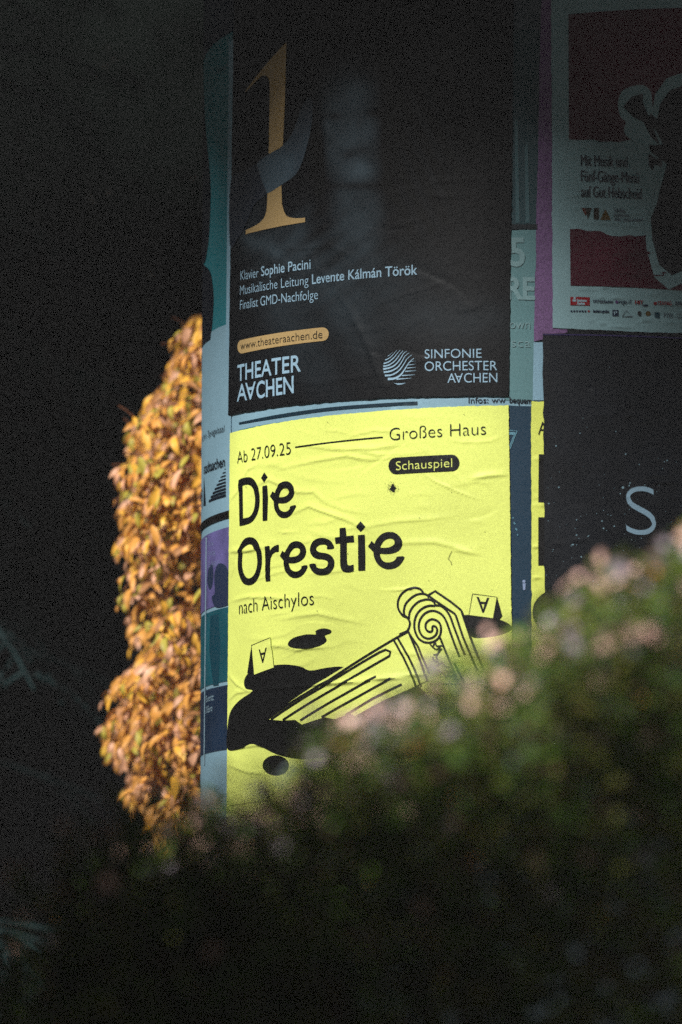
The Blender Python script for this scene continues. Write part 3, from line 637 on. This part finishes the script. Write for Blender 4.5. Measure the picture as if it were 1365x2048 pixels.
for q, side, ctr_, hh in ((z4([(245, 268), (318, 238), (330, 352), (255, 380)]), z4([(229, 373), (245, 268), (255, 372)]), z4([(288, 310)])[0], 24), (z7([(257, 367), (385, 384), (365, 497), (238, 480)]), z7([(385, 384), (412, 482), (395, 505), (366, 497)]), z7([(312, 432)])[0], 25)):
    poly('card_print', q, YT, t, sh, .0007); strokes('card_outline', [q + [q[0]]], 1.5, BLACK, t, sh, .001); poly('card_side', side, BLACK, t, sh, .0007)
    text('lettering', 'A', (ctr_[0] - (8 if hh == 24 else 12), ctr_[1] + hh / 2 + (2 if hh == 24 else -1)), (ctr_[0] + (8 if hh == 24 else 12), ctr_[1] + hh / 2 - (2 if hh == 24 else -1)), hh * 1.1, BLACK, t, sh, .02, .0011, rot=True)
poly('column_print', z4([(305, 548), (780, 245), (835, 215), (905, 400), (640, 540), (615, 525), (590, 535), (560, 548), (520, 540), (435, 568), (410, 550), (360, 553)]), YT, t, sh, .0012, grid=.004)
L4 = [[(305, 548), (540, 398), (780, 245), (835, 215)], [(320, 549), (530, 415), (725, 295), (750, 284), (768, 292), (764, 308), (740, 322), (560, 430), (365, 551)], [(430, 552), (600, 450), (715, 385)],
      [(510, 540), (650, 460), (770, 393)], [(600, 532), (700, 470), (810, 415)], [(640, 538), (740, 482), (830, 442)], [(780, 247), (815, 310), (850, 385), (862, 420)], [(795, 240), (835, 310), (868, 380), (880, 420)], [(835, 215), (870, 300), (905, 400)]]
strokes('column_lines', [z4(l) for l in L4], 4.2, BLACK, t, sh, .0021)
# ionic capital: rolled volute, spiral, abacus
z8 = lambda pts: [(780 + x / 4.875, 1150 + y / 4.875) for x, y in pts]
poly('capital_print', z8([(185, 548), (210, 490), (200, 430), (150, 400), (95, 310), (110, 210), (170, 145), (270, 122), (340, 170), (395, 195), (455, 160), (700, 340), (800, 640), (960, 1010), (780, 1060), (400, 1060)]), YT, t, sh, .0014, grid=.004)
L = [smooth_line(l, 5) for l in ([(345, 185), (315, 143), (265, 127), (200, 140), (140, 180), (105, 235), (95, 295), (108, 350), (140, 390), (165, 400)], [(395, 225), (375, 197), (330, 186), (270, 198), (210, 240), (170, 290), (155, 345), (158, 395)],
     [(458, 292), (440, 262), (400, 243), (350, 245), (290, 268), (240, 315), (210, 370), (203, 430)], [(158, 395), (190, 420), (210, 460), (210, 495), (185, 548), (110, 582)])]
sp = [(450, 305), (400, 303), (340, 325), (290, 370), (262, 430), (254, 500), (265, 560), (295, 620), (345, 655), (400, 662), (450, 648), (490, 612), (510, 560), (508, 500), (485, 458), (440, 436), (400, 442), (370, 470), (362, 510), (378, 545), (405, 558), (428, 545), (428, 515), (440, 500), (465, 512), (475, 545), (462, 585), (425, 615), (380, 622), (335, 600), (305, 550), (298, 490), (315, 430), (355, 380), (410, 354), (465, 358), (520, 390), (560, 450), (600, 560), (650, 700), (690, 800)]
L.append(smooth_line(sp, 4)); L.append(smooth_line([(450, 300), (510, 305), (560, 345), (600, 410), (640, 520), (700, 680), (740, 780)], 4))
L += [[(388, 200), (455, 160), (600, 260), (705, 345), (720, 390), (800, 630), (870, 810), (960, 1000)], [(395, 205), (430, 235), (640, 378), (655, 400), (720, 600), (780, 745), (860, 930)], [(388, 200), (400, 215)], [(500, 610), (540, 710), (610, 880), (650, 980), (655, 1020)], [(188, 548), (290, 700), (350, 850), (400, 960)],
      [(640, 860), (700, 980), (720, 1040)]]
strokes('capital_lines', [z8(l) for l in L], 4.0, BLACK, t, sh, .0023)
L = [smooth_line(z8(l), 4) for l in ([(400, 665), (430, 700), (455, 660), (470, 695), (525, 690)], [(425, 700), (470, 730), (500, 700), (480, 770), (440, 780)], [(520, 720), (470, 790), (480, 830)], [(435, 800), (450, 840), (490, 850)], [(470, 890), (520, 860), (560, 900), (600, 900)], [(560, 930), (590, 960), (640, 930)], [(570, 985), (600, 930), (630, 960), (620, 990), (570, 985)], [(480, 930), (530, 960), (560, 1000)])]
strokes('capital_lines', L, 3.0, BLACK, t, sh, .0023)
# ink splat and specks
r = random.Random(9)
spl = [[(789 + (6.4 + r.uniform(-2, 3.2)) * math.cos(a) * .8, 977 + (6.6 + r.uniform(-2, 3.4)) * math.sin(a)) for a in [2 * math.pi * i / 22 for i in range(22)]]]
for i in range(90):
    a = r.uniform(0, 6.28); d_ = 7 + abs(r.gauss(0, 4)); s_ = r.uniform(.3, .7); spl.append(ell(789 + d_ * math.cos(a), 977 + d_ * math.sin(a), s_, s_, n=5))
for x, y in ((971, 1064), (860, 1161), (640, 1222), (498, 974), (700, 1108), (590, 1283), (985, 1180), (905, 985), (660, 845), (930, 830), (842, 1036)): spl.append(ell(x, y, .9, .8, n=5))
poly('ink_splat', spl, BLACK, t, sh, .0008)
strokes('hairline_crack', [[(906, 1103), (901, 1112), (899, 1119), (904, 1124), (905, 1130)], [(465, 1612), (500, 1606), (545, 1600)]], .9, ink('olive_line', (90, 90, 30)), t, sh, .0006)
P0(t)

# ------------------------------------------------------------------ foliage
def leaf_mesh(name, L=1.0, Wd=.42, droop=.5, fold=.25, n=4, seed=0):
    """pointed leaf along +X, arched down, folded on its midrib"""
    r = random.Random(seed); vs_, fs = [], []
    for i in range(n + 1):
        t_ = i / n; ang = droop * t_; x = (math.sin(ang) / droop) * L if droop else t_ * L; z = -(1 - math.cos(ang)) / droop * L if droop else 0
        wd = Wd * L * .5 * (math.sin(math.pi * min(1, t_ * .92 + .04)) ** .8) * (1 - .25 * t_) * r.uniform(.9, 1.1)
        if i == n: wd = .004 * L
        tw = r.uniform(-.15, .15)
        vs_ += [(x, -wd, z + fold * wd * (1 + tw)), (x, 0, z), (x, wd, z + fold * wd * (1 - tw))]
    for i in range(n):
        a = 3 * i
        fs += [(a, a + 3, a + 4, a + 1), (a + 1, a + 4, a + 5, a + 2)]
    me = bpy.data.meshes.new(name); me.from_pydata(vs_, [], fs); me.shade_smooth(); return me
def basis(d, up=(0, 0, 1), roll=0.0):
    x = Vector(d).normalized(); u = Vector(up)
    y = u.cross(x); 
    if y.length < 1e-3: y = Vector((0, 1, 0)).cross(x)
    y.normalize(); z = x.cross(y)
    M = Matrix((x, y, z)).transposed()
    return M @ Matrix.Rotation(roll, 3, 'X')
def merge_leaves(name, items, meshes, mats, parent, kind='stuff'):
    V, Fc, MI = [], [], []; n = 0
    arr = [(np.array([v.co[:] for v in m.vertices]), [tuple(p.vertices) for p in m.polygons]) for m in meshes]
    for (mi, ma, M3, p, s) in items:
        v, f = arr[mi]; A = v @ np.array(M3).T * s + np.array(p); V.append(A); Fc += [tuple(i + n for i in q) for q in f]; MI += [ma] * len(f); n += len(v)
    if not V: return None
    me = bpy.data.meshes.new(name); me.from_pydata(np.vstack(V).tolist(), [], Fc)
    for m in mats: me.materials.append(m)
    me.polygons.foreach_set('material_index', MI); me.shade_smooth()
    o = bpy.data.objects.new(name, me); COL.objects.link(o); o.parent = parent
    if kind: o['kind'] = kind
    return o
def place_leaf(name, it, meshes, mats, parent, cache={}):
    mi, ma, M3, p, s = it
    key = (meshes[mi].name, mats[ma].name)
    if key not in cache:
        m = meshes[mi].copy(); m.materials.clear(); m.materials.append(mats[ma]); cache[key] = m
    o = bpy.data.objects.new(name, cache[key]); COL.objects.link(o); o.parent = parent
    o.matrix_local = Matrix.Translation(p) @ M3.to_4x4() @ Matrix.Scale(s, 4)
    return o
def tube_mesh(name, paths, m, parent, sides=5, kind=None):
    V, Fc = [], []
    for pts, r0, r1 in paths:
        n = len(pts); base = len(V)
        for i, p in enumerate(pts):
            p = Vector(p); d = (Vector(pts[min(i + 1, n - 1)]) - Vector(pts[max(i - 1, 0)])); M = basis(d if d.length > 1e-6 else (0, 0, 1), (0.1, 1, .2)); rr = r0 + (r1 - r0) * i / (n - 1)
            for k in range(sides):
                a = 2 * math.pi * k / sides; V.append(tuple(p + M @ Vector((0, rr * math.cos(a), rr * math.sin(a)))))
        for i in range(n - 1):
            for k in range(sides):
                a = base + i * sides + k; b = base + i * sides + (k + 1) % sides; Fc.append((a, b, b + sides, a + sides))
    me = bpy.data.meshes.new(name); me.from_pydata(V, [], Fc); me.shade_smooth(); o = link(name, me, m, parent)
    if kind: o['kind'] = kind
    return o

bark = mat('bark', (.06, .045, .03), .9, var=.3, vscale=20)
# ---- orange autumn shrub behind the column --------------------------------------------------------
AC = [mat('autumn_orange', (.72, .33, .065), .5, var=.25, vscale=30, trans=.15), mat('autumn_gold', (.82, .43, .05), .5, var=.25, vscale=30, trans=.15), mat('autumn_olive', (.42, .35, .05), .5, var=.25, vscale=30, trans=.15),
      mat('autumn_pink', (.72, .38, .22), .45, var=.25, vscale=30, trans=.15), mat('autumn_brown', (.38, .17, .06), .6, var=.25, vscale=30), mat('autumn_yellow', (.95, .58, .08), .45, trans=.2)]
for m_ in AC: pass
LM = [leaf_mesh('autumn_leaf', 1, .36, .8 + .3 * i, .35, 5, i) for i in range(5)]
outline = [(590, 420), (640, 392), (690, 345), (735, 318), (770, 322), (800, 300), (845, 270), (885, 252), (935, 222), (960, 240), (1000, 232), (1060, 240), (1095, 226), (1150, 240), (1200, 225), (1250, 250), (1290, 262), (1350, 272), (1395, 205), (1420, 200), (1480, 206), (1530, 218), (1570, 236), (1610, 256), (1660, 285), (1800, 320), (2300, 330)]
def left_edge(y): return float(np.interp(y, [o[0] for o in outline], [o[1] for o in outline]))
shrub = thing('autumn_shrub', 'orange and yellow autumn shrub with drooping pointed leaves, behind the left side of the column', 'shrub', tuple(at(470, 1950, 7.3))[:2] + (0,))
S0 = shrub.location.copy()
r = random.Random(21); items = []; twigs = []
def shoot(tip_px, tip_py, dep, length):
    tip = at(tip_px, tip_py, dep)
    out = Vector((-1, r.uniform(-1.1, .35), r.uniform(-.5, .45))).normalized()
    if r.random() < .25 and tip_px > left_edge(tip_py) + 75: out.x *= -.5; out.normalize()
    pts = []
    for k in range(7):
        t_ = k / 6; pts.append(tip - out * length * (1 - t_) + Vector((0, 0, -length * .6 * (t_ ** 2) + length * .6)) - Vector((0, 0, 0)))
    twigs.append((pts, .0018, .0008))
    n = int(length / .014)
    for k in range(n):
        t_ = .25 + .75 * k / n; i = min(int(t_ * 6), 5); f = t_ * 6 - i; p = pts[i].lerp(pts[i + 1], f); tg = (pts[i + 1] - pts[i]).normalized()
        side = tg.cross(Vector((0, 0, 1))); side = side.normalized() * (1 if k % 2 else -1)
        d = tg * r.uniform(.5, 1.1) + side * r.uniform(.2, 1.0) + Vector((r.uniform(-.3, .1), -.25, r.uniform(-.8, .25)))
        s = r.uniform(.026, .052) * (1 - .3 * t_ if t_ > .8 else 1)
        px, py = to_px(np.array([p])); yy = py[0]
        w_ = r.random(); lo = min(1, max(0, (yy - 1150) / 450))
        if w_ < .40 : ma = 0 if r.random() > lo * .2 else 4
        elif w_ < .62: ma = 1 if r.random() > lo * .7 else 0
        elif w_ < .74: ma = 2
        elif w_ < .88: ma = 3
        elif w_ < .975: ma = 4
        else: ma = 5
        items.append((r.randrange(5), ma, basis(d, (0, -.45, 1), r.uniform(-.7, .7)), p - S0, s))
N = 780
for i in range(N):
    y = 1720 - 1050 * r.random() ** 1.1
    if 1130 < y < 1330 and r.random() < .25: continue
    x0 = left_edge(y); q = r.random()
    x = x0 - 8 + (520 - x0) * q ** 1.2
    dep = 7.3 + r.random() * .65 - .12 * math.sin(math.pi * min(1, (x - x0) / 250))
    shoot(x, y, dep, r.uniform(.06, .13))
for i in range(90):      # unseen side and foot
    shoot(r.uniform(400, 1100), r.uniform(850, 2500), 7.5 + r.random() * .6, r.uniform(.08, .16))
items.sort(key=lambda it: (it[3] + S0).y + (0 if (it[3] + S0).x < -.27 else 5))
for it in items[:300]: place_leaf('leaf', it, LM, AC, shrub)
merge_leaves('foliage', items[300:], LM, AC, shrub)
stems = []
for i in range(16):
    b = Vector((r.uniform(-.15, .3), r.uniform(-.1, .25), 0)); tpt = at(r.uniform(380, 640), r.uniform(900, 1350), 7.3 + r.random() * .3) - S0
    stems.append(([b, b.lerp(tpt, .4) + Vector((.03, 0, .12)), b.lerp(tpt, .75) + Vector((.02, .02, .06)), tpt], .008, .002))
tube_mesh('stem', stems, bark, shrub)
tube_mesh('twig', [([p - S0 for p in pts], a, b) for pts, a, b in twigs], mat('red_twig', (.2, .07, .03), .7), shrub, 3, 'stuff')

# ---- dark conifers in the background --------------------------------------------------------------
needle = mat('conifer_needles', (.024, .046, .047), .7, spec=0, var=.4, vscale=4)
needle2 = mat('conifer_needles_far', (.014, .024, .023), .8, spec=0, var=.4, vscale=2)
def spray(V, Fc, p, d, length, r, nl=.035, droop=.3, dens=1.0):
    d = Vector(d).normalized(); n = int(length / .008 * dens)
    side = d.cross(Vector((0, 0, 1))).normalized()
    for k in range(n):
        t_ = k / n; c = Vector(p) + d * length * t_ + Vector((0, 0, -droop * length * t_ * t_))
        a = r.uniform(0, 6.28); nd = (d * .7 + side * math.cos(a) + Vector((0, 0, 1)) * math.sin(a) * .7).normalized(); wv = nd.cross(d).normalized() * .0035
        L_ = nl * r.uniform(.7, 1.1) * (1 - .5 * t_); b = len(V)
        V += [tuple(c - wv), tuple(c + wv), tuple(c + nd * L_)]; Fc.append((b, b + 1, b + 2))
def conifer(label, loc, height, rad_, n, seed, m, vis=None, group='dark conifers behind the column'):
    r = random.Random(seed); t = thing('conifer_tree', label, 'tree', loc, group)
    tube_mesh('trunk', [([(0, 0, 0), (.02, 0, height * .5), (0, 0, height)], .09, .015)], bark, t, 8)
    for i in range(n):
        h = r.uniform(.04, .97) * height; a = r.uniform(0, 6.28); L_ = rad_ * (1.05 - .75 * h / height) * r.uniform(.75, 1.1)
        d = Vector((math.cos(a), math.sin(a), -.15 + r.uniform(-.15, .15))); V, Fc = [], []
        p = Vector((0, 0, h)); steps = int(L_ / .07)
        for k in range(steps):
            q = p + d * L_ * (k / steps) + Vector((0, 0, -.28 * L_ * (k / steps) ** 2)); sd = d.cross(Vector((0, 0, 1))).normalized()
            if k < steps * .25: continue
            for s_ in (-1, 1):
                spray(V, Fc, q, d * .8 + sd * s_ * r.uniform(.5, 1) + Vector((0, 0, r.uniform(-.5, 0))), r.uniform(.10, .2), r, .03, .5)
        if len(V) < 30: continue
        k0 = len(V); tw = []
        for q_ in range(6):
            c_ = p + d * L_ * q_ / 5 + Vector((0, 0, -.28 * L_ * (q_ / 5) ** 2)); rr_ = .012 * (1 - q_ / 6); tw.append(c_); V += [tuple(c_ + Vector((0, 0, rr_))), tuple(c_ + Vector((-d.y, d.x, 0)) * rr_), tuple(c_ - Vector((-d.y, d.x, 0)) * rr_)]
            if q_: Fc += [(k0 + 3 * q_ - 3 + e_, k0 + 3 * q_ - 3 + (e_ + 1) % 3, k0 + 3 * q_ + (e_ + 1) % 3, k0 + 3 * q_ + e_) for e_ in range(3)]
        me = bpy.data.meshes.new('branch'); me.from_pydata(V, [], Fc); o = link('branch', me, m, t); o['kind'] = 'stuff'
    return t
t1 = conifer('dark teal-green conifer with drooping branches, behind the orange shrub on the left', (-.95, 9.3, 0), 5.0, 1.0, 120, 3, needle, group=None)
t2 = conifer('dark conifer at the far left edge, farther back than the first', (-2.1, 10.3, 0), 5.5, 1.1, 90, 4, needle2, group=None)
glint = mat('glint_pale', (.35, .35, .36), .4)  # pale beads standing in for faint glints of light among the branches
for (x, y) in ((215, 94), (387, 356), (186, 402), (219, 385), (181, 392), (301, 551), (228, 118), (212, 132)):
    p = at(x, y, 8.6) - t1.location; me = bpy.data.meshes.new('glint_bead'); bm = bmesh.new(); bmesh.ops.create_icosphere(bm, subdivisions=1, radius=.006); bm.to_mesh(me); bm.free()
    o = link('glint_bead', me, glint, t1); o.location = p
# near-black hedge added behind the conifers to block the sky and blacken the background
hm = mat('backdrop_leaves', (.005, .007, .006), .85, spec=0, var=.5, vscale=3)
bm = bmesh.new(); bmesh.ops.create_cube(bm, size=1); bmesh.ops.subdivide_edges(bm, edges=bm.edges, cuts=24, use_grid_fill=True)
for v in bm.verts:
    v.co = Vector((v.co.x * 26, v.co.y * 1.6, (v.co.z + .5) * 6.2)); q = v.co
    if q.z > .05: v.co += Vector((0, .14 * math.sin(q.x * 3.1 + q.z * 2) + .1 * math.sin(q.x * 7 - q.z * 5), .15 * math.sin(q.x * 1.7) + .06 * math.sin(q.x * 6)))
me = bpy.data.meshes.new('hedge_mass'); bm.to_mesh(me); bm.free(); me.shade_smooth()
hedge = thing('backdrop_hedge', 'tall near-black hedge added to keep the whole background black', 'hedge', (0, 13, 0))
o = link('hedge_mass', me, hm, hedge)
r = random.Random(8); V, Fc = [], []
for i in range(9000):
    c = Vector((r.uniform(-9, 9), -.8 - r.random() * .25, r.uniform(0, 6.2))); a = Vector((r.gauss(0, 1), r.gauss(0, .5), r.gauss(0, 1))).normalized() * .05; b = Vector((r.gauss(0, 1), r.gauss(0, .5), r.gauss(0, 1))).normalized() * .02; k = len(V)
    V += [tuple(c - b), tuple(c + a), tuple(c + b)]; Fc.append((k, k + 1, k + 2))
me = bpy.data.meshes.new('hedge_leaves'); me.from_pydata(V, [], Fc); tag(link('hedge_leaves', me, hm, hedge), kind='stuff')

# ---- blurred flowering shrub in the foreground ----------------------------------------------------
FD = 3.2
ctop = [(-900, 2150), (-300, 1950), (100, 1760), (200, 1690), (330, 1625), (450, 1625), (560, 1590), (620, 1520), (680, 1465), (760, 1420), (850, 1360), (950, 1320), (1030, 1285), (1100, 1235), (1180, 1185), (1260, 1150), (1365, 1120), (1600, 1000), (2200, 940), (3200, 1050)]
def ctop_y(x): return float(np.interp(x, [c[0] for c in ctop], [c[1] for c in ctop]))
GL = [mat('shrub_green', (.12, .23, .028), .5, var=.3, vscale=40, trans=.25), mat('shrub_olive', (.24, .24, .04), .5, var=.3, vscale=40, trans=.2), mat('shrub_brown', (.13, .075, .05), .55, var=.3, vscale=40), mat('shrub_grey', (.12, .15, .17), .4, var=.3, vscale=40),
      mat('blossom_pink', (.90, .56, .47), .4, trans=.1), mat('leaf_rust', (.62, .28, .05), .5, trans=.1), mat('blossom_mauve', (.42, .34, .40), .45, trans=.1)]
FM = [leaf_mesh('shrub_leaf', 1, .5, .3 + .3 * i, .3, 2, 40 + i) for i in range(4)]
def blossom_mesh(seed):
    r = random.Random(seed); vs_ = [(0, 0, 0)]; fs = []; n = 8
    for k in range(n):
        a = 2 * math.pi * k / n; rr = .5 * (1 if k % 2 else .72) * r.uniform(.9, 1.1); vs_.append((rr * math.cos(a), rr * math.sin(a), .12 + r.uniform(-.05, .05)))
    for k in range(n): fs.append((0, 1 + k, 1 + (k + 1) % n))
    me = bpy.data.meshes.new('shrub_blossom'); me.from_pydata(vs_, [], fs); me.shade_smooth(); return me
BM = [blossom_mesh(i) for i in range(3)]
fs_ = thing('flowering_shrub', 'blurred green shrub dotted with small pink blossoms, in front of the column', 'shrub', (0.1, FD + .15, 0))
B0 = fs_.location.copy(); r = random.Random(77); items = []; stems = []; blos = []
def fpoint(px, py, dep):            # keeps the profile the same at every depth of the shrub
    d = ray(px, py); p = EYE + d * (FD / d.y); return Vector((p.x, dep, p.z + .02 * math.sin(p.x * 9 + dep * 13)))
for i in range(1500):
    px = r.uniform(-500, 2000) if i % 3 == 0 else r.uniform(120, 1420)
    dep = FD + r.uniform(-.12, .38); over = r.random()
    top = ctop_y(px) - (60 * r.random() ** 2 if r.random() < .5 else -r.random() * 90)
    if r.random() < .45: top += r.random() * 500
    tip = fpoint(px, top, dep)
    lean = Vector((r.gauss(-.25, .4), r.gauss(0, .3), 1)).normalized(); ln_ = r.uniform(.06, .14)
    base = tip - lean * ln_; mid = tip.lerp(base, .5) + Vector((r.uniform(-.006, .006), 0, 0))
    stems.append(([base - B0, mid - B0, tip - B0], .0011, .0005))
    n = int(ln_ / .0048)
    for k in range(n):
        t_ = k / n; p = base.lerp(tip, t_); a = r.uniform(0, 6.28); d = lean * .8 + Vector((math.cos(a), math.sin(a), 0))
        q = r.random(); ma = 0 if q < .52 else 1 if q < .76 else 2 if q < .9 else 3 if q < .985 else 5
        items.append((r.randrange(4), ma, basis(d, (0, -.3, 1), r.uniform(-1, 1)), p - B0, r.uniform(.009, .018)))
    if (i % 3 == 0 and not 0 < px < 1365 and r.random() < .6) or r.random() < .27:
        for _ in range(1 if r.random() < .75 else 2):
            blos.append((r.randrange(3), 4 if r.random() < .6 else 6, basis(Vector((r.gauss(0, .8), r.gauss(0, .3), .6)), tuple(SDIR + Vector((r.gauss(0, .3), r.gauss(0, .3), 0)))), tip - B0 + Vector((r.uniform(-.004, .004), -.002, r.uniform(-.02, .004))), r.uniform(.008, .0165)))
FS_items = items
# leafy dark inside and body down to the ground
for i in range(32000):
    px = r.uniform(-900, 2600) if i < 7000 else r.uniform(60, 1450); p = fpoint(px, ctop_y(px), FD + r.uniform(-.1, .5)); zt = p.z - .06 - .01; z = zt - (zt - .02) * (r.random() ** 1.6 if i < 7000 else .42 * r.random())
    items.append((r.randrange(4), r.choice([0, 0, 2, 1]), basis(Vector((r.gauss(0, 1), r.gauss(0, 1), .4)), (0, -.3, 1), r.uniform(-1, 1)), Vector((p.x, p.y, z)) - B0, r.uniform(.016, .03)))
for i in range(26):
    b = Vector((r.uniform(-.35, .45), r.uniform(0, .4), 0)); tt = fpoint(r.uniform(0, 1400), 1850, FD + r.uniform(0, .35)) - B0; stems.append(([b, b.lerp(tt, .5) + Vector((0, .02, 0)), tt], .006, .002))
key = lambda it: (0 if abs((it[3] + B0).x) < .25 else 5) - (it[3] + B0).z + (it[3] + B0).y * .3
items.sort(key=key)
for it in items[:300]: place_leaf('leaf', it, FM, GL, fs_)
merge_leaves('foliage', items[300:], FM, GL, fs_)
blos.sort(key=key)
for it in blos[:300]: place_leaf('blossom', it, BM, GL, fs_)
merge_leaves('blossom_mass', blos[300:], BM, GL, fs_)
tube_mesh('stem', stems, mat('green_stem', (.07, .075, .03), .6), fs_, 3, 'stuff')

# ---- unseen tree, added so that its crown shades the top of the column -------------
TC = Vector((0.0, 5.97, 2.33)) + SDIR * 2.75
dh = Vector((SDIR.x, SDIR.y, 0)).normalized(); sd = Vector((-dh.y, dh.x, 0))
tloc = TC + dh * 1.6 - sd * 1.5; tloc.z = 0
tr = thing('shade_caster_tree', 'unseen leafy tree beside the viewer, added to shade the upper column', 'tree', tuple(tloc))
crm = mat('shade_tree_leaves', (.05, .08, .02), .6, var=.3, vscale=5)
r = random.Random(12); V, Fc = [], []
for i in range(60000):
    a = r.uniform(-5.5, 4.2); zz = r.random() ** 1.4 * 5.2; b = r.gauss(0, .16)
    edge_ = .06 * math.sin(a * 2.3) + .05 * math.sin(a * 5.1 + 1) + float(np.interp(a, [-4.5, -3.4, -2.6, -1.9, -1.0, -.62, -.45, -.28, 0, .5, 1.5], [.2, 1.0, 1.6, 1.6, 1.55, .95, .7, .55, .50, .41, .25]))
    c = TC + sd * a + dh * (b + .3) + Vector((0, 0, zz + edge_)) - tloc
    A = Vector((r.gauss(0, 1), r.gauss(0, 1), r.gauss(0, 1))).normalized() * .09; B = A.cross(Vector((r.gauss(0, 1), r.gauss(0, 1), r.gauss(0, 1)))).normalized() * .06; k = len(V)
    V += [tuple(c - A), tuple(c + B), tuple(c + A), tuple(c - B)]; Fc.append((k, k + 1, k + 2, k + 3))
me = bpy.data.meshes.new('crown'); me.from_pydata(V, [], Fc); tag(link('crown', me, crm, tr), kind='stuff')
lim = []
for i in range(9):
    e = TC + sd * (-4.2 + i) + dh * .3 + Vector((0, 0, 1.2)) - tloc; lim.append(([(0, 0, 2.6), Vector((0, 0, 3.4)).lerp(e, .5) + Vector((0, 0, .5)), e], .09, .02))
tube_mesh('trunk', [([(0, 0, 0), (.03, 0, 1.5), (0, 0, 3.2)], .17, .12)], bark, tr, 10)
tube_mesh('limb', lim, bark, tr, 6)

# ---- unseen leafy screen, added to shade the lower part of the flowering shrub
LC = Vector((0, FD, 1.1)) + SDIR * 1.35
shade_shrub = thing('shade_caster_shrub', 'unseen dense shrub close to the viewer, added to shade the flowering shrub', 'shrub', (LC.x, LC.y, 0))
r = random.Random(31); V, Fc = [], []
for i in range(20000):
    a = r.uniform(-1.1, .32); top = float(np.interp(a, [-1.1, -.15, -.03, .1, .165, .22, .32], [.12, .10, .05, .07, .15, .235, .33])) + .015 * math.sin(a * 23)
    z = LC.z + top - (r.random() ** 1.3) * 1.5; c = Vector((LC.x, LC.y, 0)) + sd * a + dh * max(-.06, min(.06, r.gauss(0, .04))); c.z = max(z, .03); c -= Vector((LC.x, LC.y, 0))
    A = Vector((r.gauss(0, 1), r.gauss(0, 1), r.gauss(0, 1))).normalized() * (.04 if a < 0 else .022); B = A.cross(Vector((r.gauss(0, 1), r.gauss(0, 1), r.gauss(0, 1)))).normalized() * .017; k = len(V)
    V += [tuple(c - A), tuple(c + B), tuple(c + A), tuple(c - B)]; Fc.append((k, k + 1, k + 2, k + 3))
me = bpy.data.meshes.new('foliage'); me.from_pydata(V, [], Fc); tag(link('foliage', me, mat('shade_shrub_leaves', (.03, .055, .015), .4, var=.3, vscale=20), shade_shrub), kind='stuff')
tube_mesh('stem', [([(0, 0, 0), tuple(sd * (-.9 + .18 * i) * .5 + Vector((0, 0, .8))), tuple(sd * (-.9 + .18 * i) + Vector((0, 0, 1.4)))], .012, .004) for i in range(6)], bark, shade_shrub, 5)

# ---- thin scattering volume over the scene, added to lift the blacks -------------------------------------------
bm = bmesh.new(); bmesh.ops.create_cube(bm, size=1, matrix=Matrix.Translation((0, 7, 4)) @ Matrix.Diagonal((44, 30, 10, 1)))
me = bpy.data.meshes.new('black_lift_haze'); bm.to_mesh(me); bm.free(); hz = bpy.data.materials.new('black_lift_volume'); hz.use_nodes = True; n = hz.node_tree; n.nodes.remove(n.nodes['Principled BSDF'])
pv = n.nodes.new('ShaderNodeVolumePrincipled'); pv.inputs['Density'].default_value = 0.0034; pv.inputs['Color'].default_value = (.95, .95, .97, 1)
n.links.new(pv.outputs[0], n.nodes['Material Output'].inputs['Volume']); tag(link('black_lift_haze', me, hz), kind='stuff')
